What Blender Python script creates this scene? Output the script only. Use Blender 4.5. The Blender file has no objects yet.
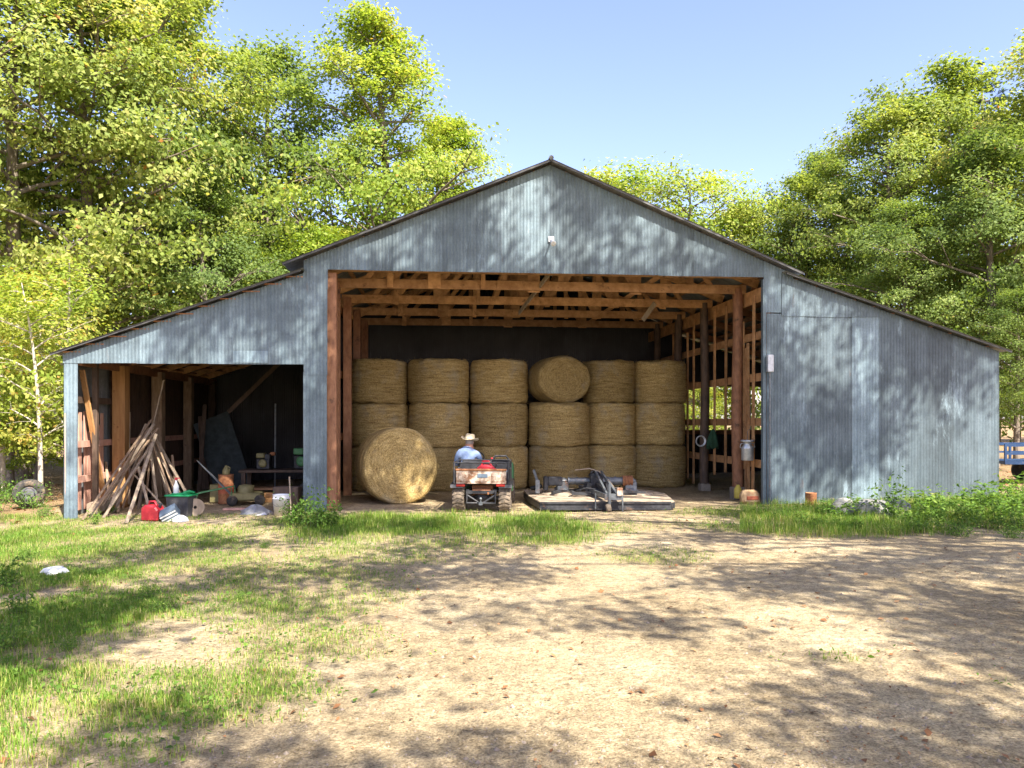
import bpy, bmesh, math, random
import numpy as np
from mathutils import Vector, Matrix, noise, Euler
random.seed(7); RNG = np.random.default_rng(7)
SC = bpy.context.scene; COL = SC.collection
R = math.radians; PI = math.pi

# ------------------------------------------------------------------ measured survey of the place
F = 770.0; HOR = 420.0; EYE = 1.8            # focal length and horizon of the photograph, eye height
TH = R(5.34); P0 = Vector((0.775, 15.7, 0))  # barn front: below the ridge
CT, ST = math.cos(TH), math.sin(TH)
SUN = Vector((.352, -.562, .749)).normalized()

def gz0(x):
    a = abs(x); return (0.004*a + .02*max(0, a-5) - .02*max(0, a-13))*(1 if x > 0 else -1)
def gz(x, y):
    b = 0.03*noise.noise((x*.35, y*.35, 1.7)) + 0.012*noise.noise((x*1.6, y*1.6, 4.2))
    inside = 1 if (y > 15.2 and -9 < x < 11) else 0
    return gz0(x) + b*(0.25 if inside else 1)
def at(px, py, z=0.0):
    """a point of the survey: where the line of sight to (px,py) meets height z"""
    d = (EYE - z)*F/(py - HOR); return Vector(((px-512)/F*d, d, z))
def atd(px, py, d):
    return Vector(((px-512)/F*d, d, EYE - (py-HOR)*d/F))
def B(s, n, z=0.0):
    return Vector((P0.x + s*CT - n*ST, P0.y + s*ST + n*CT, z))

# ------------------------------------------------------------------ materials
MATS = {}
def nt(name):
    m = bpy.data.materials.new(name); m.use_nodes = True
    t = m.node_tree; t.nodes.clear(); MATS[name] = m
    return m, t, t.nodes, t.links
def node(ns, typ, **k):
    n = ns.new(typ)
    for a, v in k.items():
        if a in n.inputs: n.inputs[a].default_value = v
        else: setattr(n, a, v)
    return n
def ramp(ns, stops):
    r = ns.new('ShaderNodeValToRGB'); e = r.color_ramp.elements
    while len(e) < len(stops): e.new(0.5)
    for el, (p, c) in zip(e, stops):
        el.position = p; el.color = (*c, 1) if len(c) == 3 else c
    return r
def mixc(ns, lk, fac, a, b, mode='MIX'):
    m = ns.new('ShaderNodeMix'); m.data_type = 'RGBA'; m.blend_type = mode
    for i, v in ((0, fac), (6, a), (7, b)):
        if hasattr(v, 'links'): lk.new(v, m.inputs[i])
        else: m.inputs[i].default_value = v if i == 0 else (*v, 1)
    return m.outputs[2]
def coords(ns, lk, scale=(1,1,1)):
    tc = ns.new('ShaderNodeTexCoord'); mp = ns.new('ShaderNodeMapping'); mp.inputs['Scale'].default_value = scale
    lk.new(tc.outputs['Object'], mp.inputs['Vector']); return mp.outputs[0]
def mat(name, c1, c2, rough=.7, metal=0., scale=(6,6,6), nscale=1., detail=6, lo=.35, hi=.65, bump=.3, bdist=.01,
        spot=None, spot_scale=3., spot_lo=.6, spot_hi=.7, rvar=.15, attr=None, spec=.4):
    m, t, ns, lk = nt(name)
    v = coords(ns, lk, scale)
    n1 = node(ns, 'ShaderNodeTexNoise', Scale=nscale, Detail=detail, Roughness=.65); lk.new(v, n1.inputs['Vector'])
    r = ramp(ns, [(lo, c1), (hi, c2)]); lk.new(n1.outputs[0], r.inputs[0]); col = r.outputs[0]
    if spot:
        v2 = coords(ns, lk, (1,1,1))
        n2 = node(ns, 'ShaderNodeTexNoise', Scale=spot_scale, Detail=7., Roughness=.7); lk.new(v2, n2.inputs['Vector'])
        r2 = ramp(ns, [(spot_lo, (0,0,0)), (spot_hi, (1,1,1))]); lk.new(n2.outputs[0], r2.inputs[0])
        col = mixc(ns, lk, r2.outputs[0], col, spot)
    if rvar:
        oi = ns.new('ShaderNodeObjectInfo'); mr = node(ns, 'ShaderNodeMapRange'); lk.new(oi.outputs['Random'], mr.inputs[0])
        mr.inputs[3].default_value = 1-rvar; mr.inputs[4].default_value = 1+rvar
        cb = ns.new('ShaderNodeCombineXYZ'); [lk.new(mr.outputs[0], cb.inputs[i]) for i in range(3)]
        col = mixc(ns, lk, 1.0, col, cb.outputs[0], 'MULTIPLY')
    p = node(ns, 'ShaderNodeBsdfPrincipled', Roughness=rough, Metallic=metal); p.inputs['Specular IOR Level'].default_value = spec
    lk.new(col, p.inputs['Base Color'])
    if bump:
        b = node(ns, 'ShaderNodeBump', Strength=bump, Distance=bdist); lk.new(n1.outputs[0], b.inputs['Height']); lk.new(b.outputs[0], p.inputs['Normal'])
    o = ns.new('ShaderNodeOutputMaterial'); lk.new(p.outputs[0], o.inputs[0]); return m

def metal_mat(name, base, dark, rust_amt=.62, rough=.5, metal=.15):
    """weathered galvanised sheet: tint per sheet, vertical streaks, oxide blotches, a little rust"""
    m, t, ns, lk = nt(name)
    at_ = node(ns, 'ShaderNodeAttribute', attribute_name='tint')
    v = coords(ns, lk, (5, 5, .35)); n1 = node(ns, 'ShaderNodeTexNoise', Scale=1.6, Detail=7., Roughness=.7); lk.new(v, n1.inputs['Vector'])
    v2 = coords(ns, lk, (1, 1, .8)); n2 = node(ns, 'ShaderNodeTexNoise', Scale=1.1, Detail=8., Roughness=.72); lk.new(v2, n2.inputs['Vector'])
    v3 = coords(ns, lk, (14, 14, 9)); n3 = node(ns, 'ShaderNodeTexNoise', Scale=2.5, Detail=4., Roughness=.7); lk.new(v3, n3.inputs['Vector'])
    r1 = ramp(ns, [(.22, dark), (.7, base)]); lk.new(n1.outputs[0], r1.inputs[0])
    r2 = ramp(ns, [(.38, (.55,.56,.56)), (.62, (1.12,1.12,1.12))]); lk.new(n2.outputs[0], r2.inputs[0])
    c = mixc(ns, lk, .8, r1.outputs[0], r2.outputs[0], 'MULTIPLY')
    r3 = ramp(ns, [(.35, (.78,.78,.78)), (.65, (1.15,1.15,1.15))]); lk.new(n3.outputs[0], r3.inputs[0])
    c = mixc(ns, lk, .7, c, r3.outputs[0], 'MULTIPLY')
    mr = node(ns, 'ShaderNodeMapRange'); lk.new(at_.outputs['Fac'], mr.inputs[0]); mr.inputs[3].default_value = .4; mr.inputs[4].default_value = 1.6
    cb = ns.new('ShaderNodeCombineXYZ'); [lk.new(mr.outputs[0], cb.inputs[i]) for i in range(3)]
    c = mixc(ns, lk, 1., c, cb.outputs[0], 'MULTIPLY')
    v4 = coords(ns, lk, (2.5, 2.5, .5)); n4 = node(ns, 'ShaderNodeTexNoise', Scale=1.7, Detail=8., Roughness=.75); lk.new(v4, n4.inputs['Vector'])
    r4 = ramp(ns, [(rust_amt, (0,0,0)), (rust_amt+.1, (.6,.6,.6))]); lk.new(n4.outputs[0], r4.inputs[0])
    c = mixc(ns, lk, r4.outputs[0], c, (.15,.09,.06))
    v5 = coords(ns, lk, (2.0, 2.0, .5)); n5 = node(ns, 'ShaderNodeTexNoise', Scale=1.3, Detail=9., Roughness=.8); n5.noise_dimensions = '4D'; n5.inputs['W'].default_value = 3.7; lk.new(v5, n5.inputs['Vector'])
    r5 = ramp(ns, [(.57, (0,0,0)), (.66, (.65,.65,.65))]); lk.new(n5.outputs[0], r5.inputs[0])
    c = mixc(ns, lk, r5.outputs[0], c, tuple(min(1, v*1.75+.0) for v in base))
    p = node(ns, 'ShaderNodeBsdfPrincipled', Roughness=rough, Metallic=metal); lk.new(c, p.inputs['Base Color'])
    rr = ramp(ns, [(.3, (.62,)*3), (.7, (.38,)*3)]); lk.new(n2.outputs[0], rr.inputs[0]); lk.new(rr.outputs[0], p.inputs['Roughness'])
    b = node(ns, 'ShaderNodeBump', Strength=.25, Distance=.01); lk.new(n2.outputs[0], b.inputs['Height']); lk.new(b.outputs[0], p.inputs['Normal'])
    o = ns.new('ShaderNodeOutputMaterial'); lk.new(p.outputs[0], o.inputs[0]); return m

def leaf_mat(name, stops, trans=.48, rough=.55):
    m, t, ns, lk = nt(name)
    a = node(ns, 'ShaderNodeAttribute', attribute_name='tint')
    oi = ns.new('ShaderNodeObjectInfo'); mr = node(ns, 'ShaderNodeMapRange'); lk.new(oi.outputs['Random'], mr.inputs[0]); mr.inputs[3].default_value = -.08; mr.inputs[4].default_value = .08
    ad = node(ns, 'ShaderNodeMath', operation='ADD'); lk.new(a.outputs['Fac'], ad.inputs[0]); lk.new(mr.outputs[0], ad.inputs[1])
    r = ramp(ns, stops); lk.new(ad.outputs[0], r.inputs[0])
    p = node(ns, 'ShaderNodeBsdfPrincipled', Roughness=rough); p.inputs['Specular IOR Level'].default_value = .18; lk.new(r.outputs[0], p.inputs['Base Color'])
    tr = ns.new('ShaderNodeBsdfTranslucent'); c2 = mixc(ns, lk, 1., r.outputs[0], (1.5,1.45,.7), 'MULTIPLY'); lk.new(c2, tr.inputs[0])
    mx = node(ns, 'ShaderNodeMixShader'); mx.inputs[0].default_value = trans; lk.new(p.outputs[0], mx.inputs[1]); lk.new(tr.outputs[0], mx.inputs[2])
    o = ns.new('ShaderNodeOutputMaterial'); lk.new(mx.outputs[0], o.inputs[0]); return m

metal_mat('galvanised', (.155,.205,.232), (.075,.112,.133))
metal_mat('roof_metal', (.30,.32,.33), (.18,.19,.2), rust_amt=.58)
metal_mat('shade_dark_sheet', (.022,.024,.03), (.012,.013,.018), rust_amt=.72, rough=.75, metal=.1)  # near-black base colour stands in for the deep shade inside the barn
mat('dark_trim', (.06,.06,.062), (.11,.11,.11), rough=.6, metal=.3)
mat('wood_orange', (.30,.15,.062), (.52,.29,.135), scale=(3,3,3), nscale=1.8, bump=.4, spot=(.13,.06,.03), spot_scale=5, rvar=.25)
mat('wood_red', (.20,.088,.045), (.36,.175,.09), scale=(5,5,2), nscale=2., bump=.5, spot=(.07,.035,.02), spot_scale=4, rvar=.2)
mat('wood_post', (.30,.15,.055), (.46,.25,.10), scale=(8,8,1), nscale=1.5, bump=.5, spot=(.2,.085,.03), spot_scale=4, rvar=.12)
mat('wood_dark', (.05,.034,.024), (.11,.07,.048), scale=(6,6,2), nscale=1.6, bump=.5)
mat('wood_grey', (.20,.155,.11), (.37,.295,.215), scale=(9,9,2), nscale=1.5, bump=.5, spot=(.16,.11,.075), spot_scale=5, rvar=.25)
mat('wood_brown', (.20,.135,.085), (.36,.26,.17), scale=(9,9,2), nscale=1.5, bump=.5, spot=(.1,.06,.04), spot_scale=5, rvar=.25)
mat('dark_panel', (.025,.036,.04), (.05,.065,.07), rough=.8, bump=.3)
mat('wood_pink', (.42,.22,.16), (.60,.36,.27), scale=(8,8,2), nscale=1.4, bump=.4, spot=(.2,.11,.08), spot_scale=4)
mat('concrete', (.2,.165,.13), (.32,.27,.22), nscale=3, bump=.5)
mat('tyre', (.022,.021,.02), (.05,.046,.04), rough=.9, nscale=3, spot=(.16,.12,.08), spot_scale=6, spot_lo=.52, spot_hi=.66, bump=.6)
mat('mud_tyre', (.07,.058,.045), (.20,.155,.11), rough=.95, nscale=3, bump=.8)
mat('black_steel', (.022,.023,.026), (.055,.056,.06), rough=.55, metal=.3, nscale=2, spot=(.17,.10,.06), spot_scale=7, spot_lo=.58, spot_hi=.7)
mat('grey_steel', (.10,.115,.125), (.2,.215,.225), rough=.5, metal=.5, nscale=2, spot=(.17,.09,.05), spot_scale=6, spot_lo=.56, spot_hi=.68)
mat('deck_steel', (.30,.235,.165), (.47,.385,.28), rough=.8, nscale=1.2, spot=(.14,.095,.06), spot_scale=5, spot_lo=.5, spot_hi=.64, bump=.5)
mat('rusty_cream', (.36,.28,.21), (.52,.44,.36), rough=.55, nscale=1.2, spot=(.17,.08,.04), spot_scale=6, spot_lo=.44, spot_hi=.58, bump=.3)
mat('rust', (.20,.075,.032), (.36,.16,.07), rough=.85, nscale=3, spot=(.46,.28,.12), spot_scale=4, bump=.5)
mat('rust_red', (.30,.07,.035), (.42,.13,.06), rough=.8, nscale=3, spot=(.45,.27,.1), spot_scale=4, bump=.5)
mat('red_plastic', (.40,.018,.03), (.50,.035,.045), rough=.4, nscale=2, bump=.05, spot=(.42,.09,.07), spot_scale=5, rvar=0)
mat('red_lens', (.22,.015,.012), (.3,.025,.018), rough=.25, bump=0, rvar=0)
mat('green_plastic', (.01,.22,.07), (.02,.30,.1), rough=.4, bump=.05, rvar=0)
mat('black_plastic', (.03,.032,.034), (.06,.06,.062), rough=.5, bump=.1, spot=(.14,.12,.1), spot_scale=5)
mat('white_plastic', (.62,.63,.62), (.76,.77,.76), rough=.45, bump=.05, spot=(.38,.35,.3), spot_scale=5, spot_lo=.56)
mat('grey_plastic', (.42,.44,.46), (.58,.6,.62), rough=.5, bump=.1, spot=(.28,.27,.25), spot_scale=6)
mat('yellow_paint', (.52,.40,.06), (.66,.54,.12), rough=.55, bump=.2, spot=(.2,.12,.05), spot_scale=6)
mat('khaki_paint', (.16,.14,.06), (.26,.23,.1), rough=.6, bump=.2, spot=(.14,.1,.05), spot_scale=6)
mat('green_paint', (.05,.16,.06), (.09,.24,.1), rough=.55, bump=.2, spot=(.13,.09,.05), spot_scale=6)
mat('green_cloth', (.015,.05,.025), (.03,.085,.045), rough=.9, bump=.3)
mat('blue_paint', (.009,.03,.085), (.018,.055,.13), rough=.5, bump=.1, spot=(.2,.13,.09), spot_scale=6)
mat('dull_blue', (.07,.10,.14), (.12,.16,.2), rough=.7, bump=.3)
mat('orange_paper', (.30,.17,.08), (.5,.36,.2), rough=.6, bump=.2, rvar=0)
mat('galv_can', (.34,.36,.38), (.52,.54,.56), rough=.4, metal=.6, nscale=2, bump=.1)
mat('shirt_blue', (.14,.20,.34), (.21,.28,.43), rough=.9, nscale=2, bump=.4, bdist=.02, rvar=0)
mat('denim', (.06,.085,.15), (.1,.13,.21), rough=.9, bump=.3, rvar=0)
mat('skin', (.42,.20,.135), (.50,.26,.18), rough=.55, bump=.1, rvar=0)
mat('hair_grey', (.24,.2,.17), (.36,.32,.28), rough=.8, bump=.4, rvar=0)
mat('straw_hat', (.62,.50,.31), (.76,.65,.44), rough=.8, scale=(30,30,60), bump=.4, rvar=0)
mat('seat_vinyl', (.025,.026,.03), (.05,.05,.055), rough=.6, bump=.2)
mat('boot', (.06,.035,.02), (.1,.06,.035), rough=.7, bump=.2)
mat('bark', (.085,.068,.05), (.20,.165,.125), scale=(4,4,.8), nscale=2.2, rough=.95, bump=.8, bdist=.03)
mat('bark_pale', (.30,.26,.2), (.48,.43,.35), scale=(5,5,1.2), nscale=2.2, rough=.9, bump=.6, bdist=.02)
mat('stem_green', (.07,.11,.03), (.12,.17,.05), bump=.1)
mat('pebble', (.19,.15,.11), (.36,.30,.23), nscale=.6, lo=.3, hi=.7, rough=.9, bump=.3)
mat('rock', (.13,.13,.12), (.26,.255,.235), nscale=.7, rough=.9, bump=.7, bdist=.03)
mat('twine', (.36,.25,.1), (.48,.35,.15), bump=.1)
GREEN = [(0,(.06,.10,.02)), (.35,(.155,.22,.045)), (.6,(.25,.31,.07)), (.85,(.33,.36,.11)), (.985,(.40,.37,.12)), (1,(.44,.2,.06))]
leaf_mat('leaf_oak', GREEN)
leaf_mat('leaf_bright', [(0,(.08,.14,.02)), (.35,(.17,.25,.03)), (.65,(.27,.34,.06)), (.95,(.40,.40,.10)), (1,(.46,.26,.07))], trans=.5)
leaf_mat('leaf_dark', [(0,(.05,.09,.026)), (.4,(.135,.20,.052)), (.7,(.225,.295,.08)), (.95,(.31,.35,.11)), (1,(.36,.32,.1))])
leaf_mat('needle', [(0,(.012,.035,.016)), (.5,(.035,.078,.028)), (1,(.09,.14,.04))], trans=.2)
leaf_mat('leaf_weed', [(0,(.05,.11,.018)), (.5,(.115,.215,.035)), (.9,(.22,.31,.06)), (1,(.30,.31,.09))], trans=.4, rough=.75)
leaf_mat('grass_blade', [(0,(.06,.14,.018)), (.5,(.13,.235,.03)), (.8,(.24,.32,.05)), (.93,(.38,.36,.11)), (1,(.48,.40,.2))], trans=.35)
leaf_mat('dead_leaf', [(0,(.10,.045,.022)), (.5,(.24,.115,.05)), (1,(.40,.24,.12))], trans=.1)

def hay_mat(name, end=False, grey=.0):
    m, t, ns, lk = nt(name)
    tc = ns.new('ShaderNodeTexCoord'); sp = ns.new('ShaderNodeSeparateXYZ'); lk.new(tc.outputs['Object'], sp.inputs[0])
    at2 = node(ns, 'ShaderNodeMath', operation='ARCTAN2'); lk.new(sp.outputs[1], at2.inputs[0]); lk.new(sp.outputs[0], at2.inputs[1])
    l2 = ns.new('ShaderNodeVectorMath'); l2.operation = 'LENGTH'; cx = ns.new('ShaderNodeCombineXYZ'); lk.new(sp.outputs[0], cx.inputs[0]); lk.new(sp.outputs[1], cx.inputs[1]); lk.new(cx.outputs[0], l2.inputs[0])
    cv = ns.new('ShaderNodeCombineXYZ')
    ma = node(ns, 'ShaderNodeMath', operation='MULTIPLY'); lk.new(at2.outputs[0], ma.inputs[0]); ma.inputs[1].default_value = 3.2 if end else 1.6
    mb_ = node(ns, 'ShaderNodeMath', operation='MULTIPLY'); lk.new(l2.outputs['Value'], mb_.inputs[0]); mb_.inputs[1].default_value = 26 if end else 4
    mc = node(ns, 'ShaderNodeMath', operation='MULTIPLY'); lk.new(sp.outputs[2], mc.inputs[0]); mc.inputs[1].default_value = 20
    lk.new(ma.outputs[0], cv.inputs[0]); lk.new(mb_.outputs[0], cv.inputs[1]); lk.new(mc.outputs[0], cv.inputs[2])
    n1 = node(ns, 'ShaderNodeTexNoise', Scale=1., Detail=5., Roughness=.7); lk.new(cv.outputs[0], n1.inputs['Vector'])
    n2 = node(ns, 'ShaderNodeTexNoise', Scale=40., Detail=5., Roughness=.75); lk.new(tc.outputs['Object'], n2.inputs['Vector'])
    n3 = node(ns, 'ShaderNodeTexNoise', Scale=1.6, Detail=5., Roughness=.6); lk.new(tc.outputs['Object'], n3.inputs['Vector'])
    r1 = ramp(ns, [(.3,(.23,.152,.056)), (.5,(.42,.305,.125)), (.7,(.56,.43,.205))]); lk.new(n1.outputs[0], r1.inputs[0])
    r2 = ramp(ns, [(.36,(.4,.38,.35)), (.6,(1.3,1.28,1.22))]); lk.new(n2.outputs[0], r2.inputs[0])
    c = mixc(ns, lk, .9, r1.outputs[0], r2.outputs[0], 'MULTIPLY')
    r3 = ramp(ns, [(.55,(0,0,0)), (.72,(.55,.55,.55))]); lk.new(n3.outputs[0], r3.inputs[0])
    c = mixc(ns, lk, r3.outputs[0], c, (.33,.31,.25))
    oi = ns.new('ShaderNodeObjectInfo'); mr = node(ns, 'ShaderNodeMapRange'); lk.new(oi.outputs['Random'], mr.inputs[0]); mr.inputs[3].default_value = .78; mr.inputs[4].default_value = 1.2
    cb = ns.new('ShaderNodeCombineXYZ'); [lk.new(mr.outputs[0], cb.inputs[i]) for i in range(3)]
    c = mixc(ns, lk, 1., c, cb.outputs[0], 'MULTIPLY')
    p = node(ns, 'ShaderNodeBsdfPrincipled', Roughness=.8); p.inputs['Specular IOR Level'].default_value = .2; lk.new(c, p.inputs['Base Color'])
    ad = node(ns, 'ShaderNodeMath', operation='ADD'); lk.new(n1.outputs[0], ad.inputs[0]); lk.new(n2.outputs[0], ad.inputs[1])
    b = node(ns, 'ShaderNodeBump', Strength=.9, Distance=.03); lk.new(ad.outputs[0], b.inputs['Height']); lk.new(b.outputs[0], p.inputs['Normal'])
    o = ns.new('ShaderNodeOutputMaterial'); lk.new(p.outputs[0], o.inputs[0])
hay_mat('hay_side'); hay_mat('hay_end', True)

def ground_mat():
    m, t, ns, lk = nt('dirt_and_turf')
    tc = ns.new('ShaderNodeTexCoord'); V = tc.outputs['Object']
    def nz(s, d=6., r=.65):
        n = node(ns, 'ShaderNodeTexNoise', Scale=s, Detail=d, Roughness=r); lk.new(V, n.inputs['Vector']); return n.outputs[0]
    big, mid, fine, grit = nz(.5), nz(2.6, 8., .7), nz(16., 6., .75), nz(60., 4., .75)
    r1 = ramp(ns, [(.3,(.37,.29,.172)), (.5,(.51,.41,.255)), (.7,(.61,.51,.335))]); lk.new(big, r1.inputs[0])
    r2 = ramp(ns, [(.3,(.68,.66,.63)), (.65,(1.15,1.14,1.12))]); lk.new(mid, r2.inputs[0])
    c = mixc(ns, lk, .85, r1.outputs[0], r2.outputs[0], 'MULTIPLY')
    r3 = ramp(ns, [(.36,(.42,.39,.36)), (.58,(1.14,1.13,1.12))]); lk.new(fine, r3.inputs[0])
    c = mixc(ns, lk, .62, c, r3.outputs[0], 'MULTIPLY')
    r4 = ramp(ns, [(.38,(.3,.28,.26)), (.54,(1.05,1.05,1.05)), (.68,(1.4,1.4,1.4))]); lk.new(grit, r4.inputs[0])
    c = mixc(ns, lk, .66, c, r4.outputs[0], 'MULTIPLY')
    g = node(ns, 'ShaderNodeAttribute', attribute_name='turf'); l = node(ns, 'ShaderNodeAttribute', attribute_name='litter')
    rg = ramp(ns, [(.3,(.10,.115,.03)), (.55,(.20,.185,.062)), (.75,(.33,.275,.12))]); lk.new(fine, rg.inputs[0])
    mu = node(ns, 'ShaderNodeMath', operation='MULTIPLY_ADD'); lk.new(g.outputs['Fac'], mu.inputs[0]); mu.inputs[1].default_value = 1.25; 
    sb = node(ns, 'ShaderNodeMath', operation='SUBTRACT'); lk.new(mid, sb.inputs[0]); sb.inputs[1].default_value = .62; lk.new(sb.outputs[0], mu.inputs[2]); mu.use_clamp = True
    c = mixc(ns, lk, mu.outputs[0], c, rg.outputs[0])
    rl = ramp(ns, [(.32,(.12,.07,.035)), (.5,(.27,.175,.09)), (.7,(.42,.30,.16))]); lk.new(fine, rl.inputs[0])
    c = mixc(ns, lk, l.outputs['Fac'], c, rl.outputs[0])
    p = node(ns, 'ShaderNodeBsdfPrincipled', Roughness=.95); p.inputs['Specular IOR Level'].default_value = .15; lk.new(c, p.inputs['Base Color'])
    a1 = node(ns, 'ShaderNodeMath', operation='MULTIPLY_ADD'); lk.new(grit, a1.inputs[0]); a1.inputs[1].default_value = .35; lk.new(fine, a1.inputs[2])
    a2 = node(ns, 'ShaderNodeMath', operation='MULTIPLY_ADD'); lk.new(mid, a2.inputs[0]); a2.inputs[1].default_value = 2.; lk.new(a1.outputs[0], a2.inputs[2])
    b = node(ns, 'ShaderNodeBump', Strength=1., Distance=.045); lk.new(a2.outputs[0], b.inputs['Height']); lk.new(b.outputs[0], p.inputs['Normal'])
    o = ns.new('ShaderNodeOutputMaterial'); lk.new(p.outputs[0], o.inputs[0])
ground_mat()

# ------------------------------------------------------------------ mesh helpers
class MB:
    def __init__(s): s.v = []; s.f = []; s.m = []; s.sm = []; s.t = []
    def add(s, vs, fs, mi=0, smooth=False, tint=.5):
        o = len(s.v); s.v += [tuple(v) for v in vs]
        for f in fs: s.f.append([o+i for i in f]); s.m.append(mi); s.sm.append(smooth); s.t.append(tint)
    def box(s, c, size, rot=None, mi=0, tint=.5, taper=1.):
        hx, hy, hz = size[0]/2, size[1]/2, size[2]/2
        M = Matrix.Translation(Vector(c)) @ (Euler(rot).to_matrix().to_4x4() if rot else Matrix())
        vs = [M @ Vector((x*hx*(taper if z > 0 else 1), y*hy*(taper if z > 0 else 1), z*hz)) for z in (-1,1) for y in (-1,1) for x in (-1,1)]
        s.add(vs, [(0,2,3,1),(4,5,7,6),(0,1,5,4),(2,6,7,3),(0,4,6,2),(1,3,7,5)], mi, False, tint)
    def beam(s, a, b, w, h, mi=0, up=(0,0,1), tint=.5, roll=0):
        """a board from a to b, w wide (sideways), h deep (along up); slightly uneven"""
        a, b = Vector(a), Vector(b); d = (b-a).normalized(); up = Vector(up)
        if abs(d.dot(up)) > .98: up = Vector((0,1,0))
        x = d.cross(up).normalized(); y = x.cross(d).normalized()
        if roll: q = Matrix.Rotation(roll, 3, d); x = q @ x; y = q @ y
        vs = [p + x*sx*w/2 + y*sy*h/2 for p in (a,b) for sy in (-1,1) for sx in (-1,1)]
        s.add(vs, [(0,2,3,1),(4,5,7,6),(0,1,5,4),(2,6,7,3),(0,4,6,2),(1,3,7,5)], mi, False, tint)
    def tube(s, pts, rad, n=8, mi=0, cap=True, smooth=True, closed=False):
        pts = [Vector(p) for p in pts]; N = len(pts)
        if not hasattr(rad, '__len__'): rad = [rad]*N
        vs = []; px = None
        for i, p in enumerate(pts):
            if closed: d = pts[(i+1) % N] - pts[i-1]
            else: d = pts[min(i+1, N-1)] - pts[max(i-1, 0)]
            d = d.normalized() if d.length > 1e-9 else Vector((0,0,1))
            if px is None: px = d.orthogonal().normalized()
            px = (px - d*px.dot(d)); px = px.normalized() if px.length > 1e-6 else d.orthogonal().normalized()
            py = d.cross(px)
            vs += [p + (px*math.cos(2*PI*k/n) + py*math.sin(2*PI*k/n))*rad[i] for k in range(n)]
        fs = []
        for i in range(N if closed else N-1):
            for k in range(n):
                j = (i+1) % N; fs.append((i*n+k, i*n+(k+1) % n, j*n+(k+1) % n, j*n+k))
        s.add(vs, fs, mi, smooth)
        if cap and not closed: s.add(vs[:n], [tuple(reversed(range(n)))], mi); s.add(vs[-n:], [tuple(range(n))], mi)
    def lathe(s, prof, n=24, M=None, mi=0, smooth=True, wob=0):
        M = M or Matrix(); vs = []; fs = []
        for (r, z) in prof:
            for k in range(n):
                a = 2*PI*k/n; w = 1 + (wob*noise.noise((3*math.cos(a), 3*math.sin(a), z*3)) if wob else 0)
                vs.append(M @ Vector((r*w*math.cos(a), r*w*math.sin(a), z)))
        for i in range(len(prof)-1):
            for k in range(n): fs.append((i*n+k, i*n+(k+1) % n, (i+1)*n+(k+1) % n, (i+1)*n+k))
        s.add(vs, fs, mi, smooth)
        if prof[0][0] > 1e-4: s.add(vs[:n], [tuple(reversed(range(n)))], mi)
        if prof[-1][0] > 1e-4: s.add(vs[-n:], [tuple(range(n))], mi)
    def prism(s, poly, z0, z1, M=None, mi=0):
        M = M or Matrix(); n = len(poly)
        vs = [M @ Vector((x, y, z0)) for x, y in poly] + [M @ Vector((x, y, z1)) for x, y in poly]
        s.add(vs, [tuple(reversed(range(n))), tuple(range(n, 2*n))] + [(i, (i+1) % n, n+(i+1) % n, n+i) for i in range(n)], mi)
    def obj(s, name, mats, parent=None, bevel=0):
        me = bpy.data.meshes.new(name); me.from_pydata(s.v, [], s.f)
        for m in (mats if isinstance(mats, (list, tuple)) else [mats]): me.materials.append(MATS[m])
        me.polygons.foreach_set('material_index', s.m); me.polygons.foreach_set('use_smooth', s.sm)
        a = me.attributes.new('tint', 'FLOAT', 'FACE'); a.data.foreach_set('value', s.t)
        me.update()
        if bevel:
            bm = bmesh.new(); bm.from_mesh(me); bmesh.ops.remove_doubles(bm, verts=bm.verts, dist=1e-5)
            es = [e for e in bm.edges if len(e.link_faces) == 2 and e.calc_face_angle(0) > .7]
            bmesh.ops.bevel(bm, geom=es, offset=bevel, segments=1, affect='EDGES', clamp_overlap=True); bm.to_mesh(me); bm.free()
        o = bpy.data.objects.new(name, me); COL.objects.link(o)
        if parent: o.parent = parent
        return o
def empty(name, label, cat, loc=(0,0,0), rotz=0, group=None):
    o = bpy.data.objects.new(name, None); COL.objects.link(o); o.empty_display_size = .1
    o.location = loc; o.rotation_euler = (0,0,rotz); return tag(o, label, cat, group)
def tag(o, label, cat, group=None, kind=None):
    if label: o['label'] = label
    if cat: o['category'] = cat
    if group: o['group'] = group
    if kind: o['kind'] = kind
    return o
def dup(root, loc, rot=(0,0,0), scale=(1,1,1), label=None, group=None):
    r = root.copy(); COL.objects.link(r); r.location = loc; r.rotation_euler = rot; r.scale = scale
    if label: r['label'] = label
    if group: r['group'] = group
    for ch in list(root.children):
        c = ch.copy(); COL.objects.link(c); c.parent = r
        for g in list(ch.children):
            d = g.copy(); COL.objects.link(d); d.parent = c
    return r

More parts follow.
